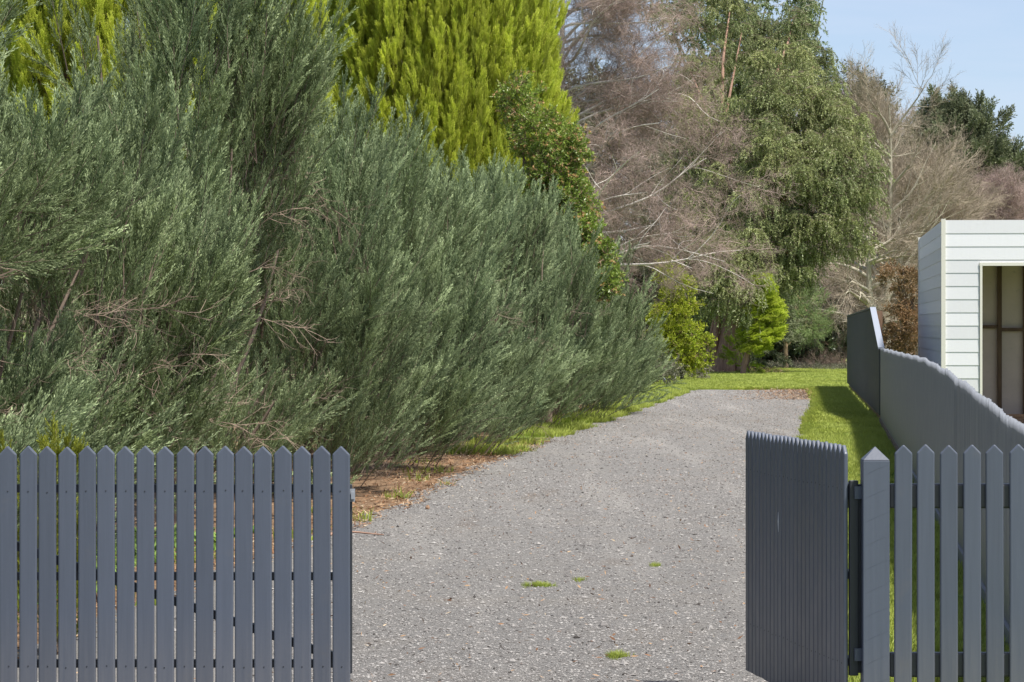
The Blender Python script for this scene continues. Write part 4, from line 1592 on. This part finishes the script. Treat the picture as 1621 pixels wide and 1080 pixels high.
scatter('twigs', root, 'birch', PR['birch'], P2, D2, r.uniform(.5, 1.1, len(idx)), .5 + .35 * vnoise(P2, .3, 62) + r.normal(size=len(idx)) * .1)

# --- tall loose gum behind
gumb = [(1095, 30, 128, 55, 50), (1160, 60, 127, 55, 50), (1230, 15, 127, 55, 42), (1275, 60, 126, 32, 42), (1200, 120, 126, 70, 50), (1130, 120, 127, 45, 50),
        (1290, 5, 126, 22, 32), (1050, -20, 129, 55, 40), (1180, -50, 128, 90, 40), (1250, 110, 126, 50, 50)]
crown_thing('gum_tree', 'tall loose grey green gum tree rising against the sky behind the weeping evergreen', 'gum tree', (8.8, 129, 0), 'gum', gumb, 1.9, (.8, 1.5),
            droop=True, trunk=(at(1190, 20, 128), .28), bark='grey_bark', seed=71, shell=.55)

# --- weeping evergreen
wb = [(1180, 70, 118, 50, 45), (1110, 110, 117, 42, 45), (1250, 50, 118, 46, 40), (1140, 20, 119, 45, 40), (1285, 95, 116, 30, 38), (1120, 190, 114, 45, 55), (1095, 270, 114, 40, 60), (1240, 110, 114, 50, 45), (1255, 170, 113, 75, 65), (1320, 200, 112, 52, 60), (1345, 265, 111, 48, 60), (1290, 260, 110, 60, 60), (1345, 320, 111, 38, 50), (1300, 340, 110, 50, 60),
      (1230, 240, 111, 50, 55), (1215, 330, 110, 55, 60), (1255, 380, 110, 48, 60), (1165, 400, 109, 58, 45), (1120, 440, 108.5, 42, 45), (1165, 460, 108, 45, 40),
      (1205, 430, 110, 40, 40), (1345, 375, 111.5, 26, 28), (1300, 150, 113, 40, 40), (1185, 200, 113, 50, 50), (1170, 300, 112, 50, 60), (1110, 350, 112, 40, 50), (1270, 430, 111, 22, 26)]
crown_thing('weeping_tree', 'broad weeping evergreen tree with thick fibrous brown trunk at the end of the lawn', 'tree', (7.35, 112.5, 0), 'weep', wb, 3.3, (.7, 1.3),
            droop=True, trunk=(at(1200, 300, 112.5), .42), bark='brown_bark', seed=81, shell=.65, tintscale=.22)

# thick fibrous buttress around its foot
r = np.random.default_rng(82)
mb = MB()
for k in range(34):
    a = r.uniform(0, 6.28)
    q = r.uniform(.3, .78)
    s0 = np.array([math.cos(a) * q, math.sin(a) * q * .8, 0])
    e = np.array([math.cos(a) * q * .55 + .1, math.sin(a) * q * .5, r.uniform(1.4, 2.6)])
    mb.tube(limb(r, s0, e, -.03, 7, .02), np.linspace(.11, .05, 7), 6)
o = mb.build('root_flare', M['brown_bark'], bpy.data.objects['weeping_tree'], smooth=True)
o['kind'] = 'stuff'

# --- dark conifer mass under/behind the weeping tree, giving the dark hollow
crown_thing('dark_cypress', 'dark cypress filling the shaded hollow behind the thick trunk', 'cypress', (7.0, 118.5, 0), 'conifer',
            [(1130, 470, 118, 60, 60), (1180, 520, 118.5, 50, 50), (1100, 530, 117.5, 40, 45), (1150, 400, 119, 70, 50), (1085, 440, 117, 36, 50)], 5, (.7, 1.1), .7, .2,
            trunk=(at(1150, 420, 118.5), .2), bark='brown_bark', seed=91)

# --- lime cypress with fans pointing right
r = np.random.default_rng(95)
lc = at(1175, 560, 108.5)
root = empty('lime_cypress', (lc[0], 108.5, 0))
tag(root, 'vivid lime green cypress bough pointing right beside the thick trunk', 'cypress')
n = 380
u = r.random(n)
py = 440 + u * 115
wdt = np.interp(u, [0, .2, .5, .8, 1], [14, 42, 60, 62, 40])
px = 1165 + r.random(n) ** .6 * wdt + np.interp(u, [0, .3, 1], [22, 8, 0])
P = np.array([at(a, b_, 108.2 + r.uniform(-.6, .6)) for a, b_ in zip(px, py)]) - [lc[0], 108.5, 0]
D = unit(np.stack([np.full(n, 1.0), r.normal(size=n) * .35 - .15, r.uniform(.1, .5, n)], 1))
scatter('foliage', root, 'lime', PR['lime'], P - D * .3, D, r.uniform(.55, 1.0, n), r.random(n))
mb = MB()
mb.tube(limb(r, (0, 0, 0), (.5, 0, 3.3), 0, 8, .03), np.linspace(.1, .03, 8), 7)
mb.build('trunk', M['brown_bark'], root, smooth=True)
crown_thing('cypress_shrub', 'small rounded green cypress at the foot of the thick trunk', 'shrub', (8.1, 109.5, 0), 'lime',
            [(1178, 560, 109.2, 20, 30, .4)], 14, (.5, .8), .6, .5, trunk=(at(1180, 560, 109.5), .04), bark='brown_bark', seed=97, tlo=0, thi=.1)

# --- small feathery tree on the lawn
crown_thing('small_feathery_tree', 'small feathery green tree with slender brown trunk standing alone on the lawn', 'tree', (at(1244, 585, 122)[0], 122, 0), 'feather',
            [(1246, 470, 121.5, 30, 42), (1270, 497, 121.5, 32, 28), (1228, 495, 121.5, 20, 22), (1246, 425, 122, 18, 36), (1284, 520, 122, 20, 18)],
            13, (.6, 1.05), .9, .3, trunk=(at(1246, 430, 122), .085), bark='tan_bark', seed=101, shell=.5, limbs=4)

# --- dark glossy shrubs behind
crown_thing('dark_shrub', 'dark glossy shrub with pale flecks behind the small feathery tree', 'shrub', (11.0, 131, 0), 'dark',
            [(1290, 530, 130, 38, 42, 1.5), (1320, 540, 130.5, 22, 32, 1), (1225, 540, 131, 36, 38, 1.3), (1258, 555, 131, 34, 26, 1)], 12, (.7, 1.2), .7, .3,
            trunk=(at(1280, 560, 131), .08), bark='dull_bark', seed=105)
# --- yellow green shrub at the left of the lawn
crown_thing('yellow_green_shrub', 'leafy yellow green shrub at the left edge of the lawn', 'shrub', (at(1080, 590, 97)[0], 97, 0), 'yellow',
            [(1075, 470, 97, 26, 36, .7), (1060, 510, 96.5, 30, 34, .8), (1085, 545, 96.5, 32, 34, .8), (1050, 560, 96, 32, 30, .7), (1105, 560, 96.5, 18, 24, .5), (1062, 435, 97.5, 16, 26, .5)],
            14, (.6, 1.05), .6, .5, trunk=(at(1072, 470, 97), .05), bark='dull_bark', seed=111)
crown_thing('grey_green_shrub', 'low spreading grey green shrub where the hedge meets the lawn', 'shrub', (at(1030, 606, 88)[0], 88, 0), 'greyleaf',
            [(1020, 582, 88, 28, 18, .6), (1048, 588, 88, 22, 14, .5), (1005, 575, 88, 20, 24, .6)], 22, (.4, .7), .8, .3, seed=115, trunk=(at(1028, 590, 88), .04))
crown_thing('dry_shrub', 'low dry greyish shrub at the lawn edge left of the thick trunk', 'shrub', (at(1095, 598, 99)[0], 99, 0), 'greyleaf',
            [(1095, 588, 99, 26, 13, .5)], 26, (.35, .6), .8, .3, seed=117, trunk=(at(1095, 590, 99), .03), tlo=.6, thi=1)
# fringe of weeds and brush below the trees
r = np.random.default_rng(119)
root = empty('brush_pile', (at(1318, 580, 124)[0], 124, 0))
tag(root, 'brown pile of cut brush on the lawn near the black fence', 'brush pile')
n = 170
P = np.stack([r.normal(size=n) * .55, r.normal(size=n) * .5, np.abs(r.normal(size=n)) * .22], 1)
P[:, 2] *= np.exp(-P[:, 0] ** 2)
scatter('twigs', root, 'dead', PR['dead'], P, unit(r.normal(size=(n, 3)) + [0, 0, .3]), r.uniform(.5, 1.1, n))
fr = pts_between(1500, 117, 131, lambda d: 4.5, lambda d: 13.5)
fr = fr[fr[:, 1] > 118 + 4 * np.abs(np.sin(fr[:, 0] * .8))]
tag(scatter('undergrowth', None, 'greyleaf', PR['greyleaf'], fr, S=r.uniform(.25, .6, len(fr)), tint=r.random(len(fr))), 'scruffy undergrowth along the far edge of the lawn', 'undergrowth')
fl = litter('leaf_litter', 3500, lambda: (rng.uniform(5.2, 9.4), 113 + rng.normal() * 2.0, .05 + rng.random() * .12), (.06, .2), 'reddish brown bark litter around the thick trunk')


# --- bare deciduous trees on the right
def bare_tree(name, label, px, d, H, spread, seed, key='bare', bark='grey_bark', n=26, low=.12, rad=.2, up=.9, twigS=(.7, 1.3), group='bare grey trees on the right', mult=1, lean=0.0, keep=.55):
    r = np.random.default_rng(seed)
    c = at(px, 516, d)
    root = empty(name, (c[0], d, 0))
    tag(root, label, 'tree', group)
    mb = MB()
    tr = limb(r, (0, 0, -.05), (lean, 0, H * .82), 0, 12, .02)
    mb.tube(tr, np.linspace(rad, .03, 12), 9)
    PP, DD = [], []
    for k in range(n):
        zz = H * (low + (0.75 - low) * (k + r.random()) / n)
        s0 = np.array([np.interp(zz, tr[:, 2], tr[:, i]) for i in range(3)])
        a = r.uniform(0, 6.28)
        L = spread * r.uniform(.6, 1.15) * np.interp(zz / H, [0, .3, .75], [1, 1, .6])
        e = s0 + np.array([math.cos(a) * L, math.sin(a) * L, L * up * r.uniform(.4, 1.2)])
        p_, d_ = limb_system(mb, r, s0, [e], rad * .38, .012, -.04 if up > .5 else .10, 5, 0, .06, 5, .4)
        PP.append(p_); DD.append(d_)
    mb.build('trunk', M[bark], root, smooth=True)
    P, D = np.concatenate(PP), np.concatenate(DD)
    P, D = np.tile(P, (mult, 1)), np.tile(D, (mult, 1))
    kp = r.random(len(P)) < keep
    P, D = P[kp], D[kp]
    k = len(P)
    D = unit(D * .7 + r.normal(size=(k, 3)) * .4 + [0, 0, up * .4])
    scatter('twigs', root, key, PR[key], P, D, r.uniform(*twigS, k), np.clip(.5 + r.normal(size=k) * .25, 0, 1))
    return root


bare_tree('bare_tree', 'tall bare grey tree whose thin top twigs stand against the sky', 1405, 128, 12.6, 2.6, 131, n=30, low=.2, up=1.3, mult=1, keep=.42, twigS=(.6, 1.0))
bare_tree('bare_tree', 'bare tan tree with long low arching limbs behind the black fence end', 1378, 124, 6.6, 3.0, 132, n=22, low=.18, up=.25, rad=.24, mult=1, twigS=(.5, .9), keep=.45)
bare_tree('bare_tree', 'bare grey tree of dense twigs left of the shed roof', 1455, 136, 8.8, 3.2, 133, n=26, low=.15, up=.8, mult=2)
bare_tree('bare_tree', 'bare brownish tree of tangled twigs right above the shed roof', 1540, 146, 9.2, 3.6, 134, key='birch', n=26, low=.2, up=.8, mult=2)
bare_tree('bare_tree', 'bare tree of tangled twigs at the right edge above the shed', 1615, 150, 8.2, 3.2, 135, key='birch', n=24, low=.2, up=.8, mult=2)

crown_thing('conifer_tree', 'dark conifer with jagged top against the sky above the shed', 'conifer', (at(1505, 516, 168)[0], 168, 0), 'conifer',
            [(1500, 235, 168, 50, 45), (1540, 235, 167, 28, 42), (1470, 262, 167, 32, 36), (1520, 205, 168, 24, 26), (1556, 262, 167, 22, 34), (1487, 200, 168, 16, 22), (1550, 215, 168, 10, 22), (1500, 320, 168, 80, 60), (1590, 300, 168, 40, 40)],
            3.0, (1, 1.7), .5, .7, trunk=(at(1510, 250, 168), .3), seed=141, bark='brown_bark', shell=.6)
crown_thing('olive_tree', 'brownish olive tree glimpsed behind the right side of the weeping evergreen', 'tree', (at(1370, 516, 140)[0], 140, 0), 'greyleaf',
            [(1345, 150, 140, 40, 34), (1385, 170, 140, 34, 38), (1370, 230, 140, 50, 50), (1400, 280, 140, 40, 50)], 3.2, (1, 1.6), .5, .5,
            trunk=(at(1370, 200, 140), .2), seed=143, shell=.55, tlo=.1, thi=.8)
crown_thing('pale_gum_tree', 'pale airy gum tree top at the right edge against the sky', 'gum tree', (at(1612, 516, 185)[0], 185, 0), 'gum',
            [(1606, 245, 185, 20, 14), (1622, 262, 185, 22, 20), (1612, 290, 185, 22, 18)], 2.2, (.8, 1.3), droop=True, trunk=(at(1612, 265, 185), .16), bark='birch_bark', seed=145, shell=.5, tlo=.5, thi=1)
crown_thing('rusty_shrub', 'rusty green shrub with pink new growth between the black fence and the shed', 'shrub', (at(1430, 560, 92)[0], 92, 0), 'rust',
            [(1432, 520, 92, 28, 42, .8), (1445, 470, 92, 18, 34, .6), (1422, 440, 92.4, 22, 16, .5), (1418, 550, 92, 20, 30, .6)], 16, (.6, 1.0), .7, .4,
            trunk=(at(1432, 500, 92), .05), bark='dull_bark', seed=147)

# far woodland that closes the view
r = np.random.default_rng(151)
blobs = []
for k in range(46):
    px = 860 + k * 18 + r.normal() * 8
    topy = np.interp(px, [860, 1000, 1150, 1300, 1400, 1500, 1620, 1700], [140, 160, 170, 190, 230, 260, 285, 300])
    for q in range(6):
        blobs.append((px, topy + 35 + q * 72 + r.normal() * 12, 178 + r.normal() * 4, 46, 46))
for k in range(30):      # and on behind the hedge
    px = 850 - k * 36
    for q in range(3):
        blobs.append((px, 380 + q * 70 + r.normal() * 12, 150 + r.normal() * 4, 56, 50))
P, Nn = blob_points(r, blobs, .8, .6)
n = len(P)
isb = vnoise(P, .05, 152) + r.normal(size=n) * .3 > .15
tag(scatter('woodland', None, 'greyleaf', PR['greyleaf'], P[~isb], unit(Nn[~isb] + [0, 0, .4]), r.uniform(1.4, 2.8, (~isb).sum()), tint=.3 + .4 * r.random((~isb).sum())),
    'dim far woodland closing the view behind the garden trees', 'woodland')
tag(scatter('woodland', None, 'birch', PR['birch'], P[isb], unit(Nn[isb] + [0, 0, .6]), r.uniform(1.2, 2.4, isb.sum()), tint=r.random(isb.sum())),
    'brown leafless woodland far behind the garden trees', 'woodland')

# ================================================================= SMALL THINGS
# open garden shelter glimpsed at the end of the black fence
gs = empty('garden_shelter', (at(1336, 580, 134)[0], 134, 0))
tag(gs, 'weathered timber shelter glimpsed left of the black fence end', 'shelter')
for x, y in ((0, 0), (1.8, 0), (0, 1.8), (1.8, 1.8)):
    b = MB(); b.box((x, y, .75), (.12, .12, 1.5)); b.build('post', M['tan_bark'], gs)
b = MB()
b.add([(-.35, -.3, 1.5), (2.2, -.3, 1.5), (2.2, .9, 1.85), (-.35, .9, 1.85), (-.35, -.3, 1.58), (2.2, -.3, 1.58), (2.2, .9, 1.93), (-.35, .9, 1.93),
       (-.35, 2.1, 1.5), (2.2, 2.1, 1.5), (-.35, 2.1, 1.58), (2.2, 2.1, 1.58)],
      [[0, 1, 5, 4], [4, 5, 6, 7], [0, 3, 2, 1], [3, 8, 9, 2], [7, 6, 11, 10], [8, 10, 11, 9], [1, 2, 6, 5], [0, 4, 7, 3]])
b.build('roof', M['plinth_timber'], gs)
# thin yellow green stem by the hedge
mb = MB()
p0 = at(949, 660, 59.5); p0[2] = 0
pts = [p0, at(949, 620, 59.5), at(948.5, 595, 59.5), at(947, 575, 59.6), at(944, 550, 59.8)]
mb.tube(pts, [.012, .011, .010, .009, .005], 6)
tag(mb.build('garden_stake', M['stake']), 'thin upright yellow green stake at the foot of the far hedge', 'stake')
for (px, py, h, lab) in ((1068, 603, .30, 'small white garden marker stake on the lawn edge'), (1051, 608, .2, 'short grey marker stake nearer the hedge at the lawn edge')):
    d = 8517 / (py - 516)
    mb = MB()
    p = at(px, py, d)
    mb.tube([(p[0], d, 0), (p[0] + .01, d, h * .6), (p[0] - .01, d, h)], [.03, .05, .015], 8)
    tag(mb.build('marker_stake', M['white_stake'] if px > 1060 else M['galv']), lab, 'stake')
# fallen branch by the driveway edge left
mb = MB()
p0, p1 = at(557, 852, 25.2), at(600, 845, 25.5)
mb.tube(limb(rng, (p0[0] - .2, 25.0, .03), (p1[0] + .02, 25.6, .03), .03, 8, .04), np.linspace(.014, .005, 8), 6)
tag(mb.build('fallen_branch', M['brown_bark']), 'small brown fallen branch on the soil beside the closed gate leaf', 'branch')
# fallen cone
bm = bmesh.new()
bmesh.ops.create_icosphere(bm, subdivisions=2, radius=.022)
for v in bm.verts:
    v.co *= 1 + .18 * math.sin(v.co.z * 500) + .1 * math.sin(v.co.x * 300)
d = 8517 / (808 - 516)
o = share('fallen_cone', bm_mesh('fallen_cone', bm, M['raw_timber']), None, ((677 - 810.5) / F * d, d, .028))
tag(o, 'small orange brown cone lying alone on the gravel', 'cone')
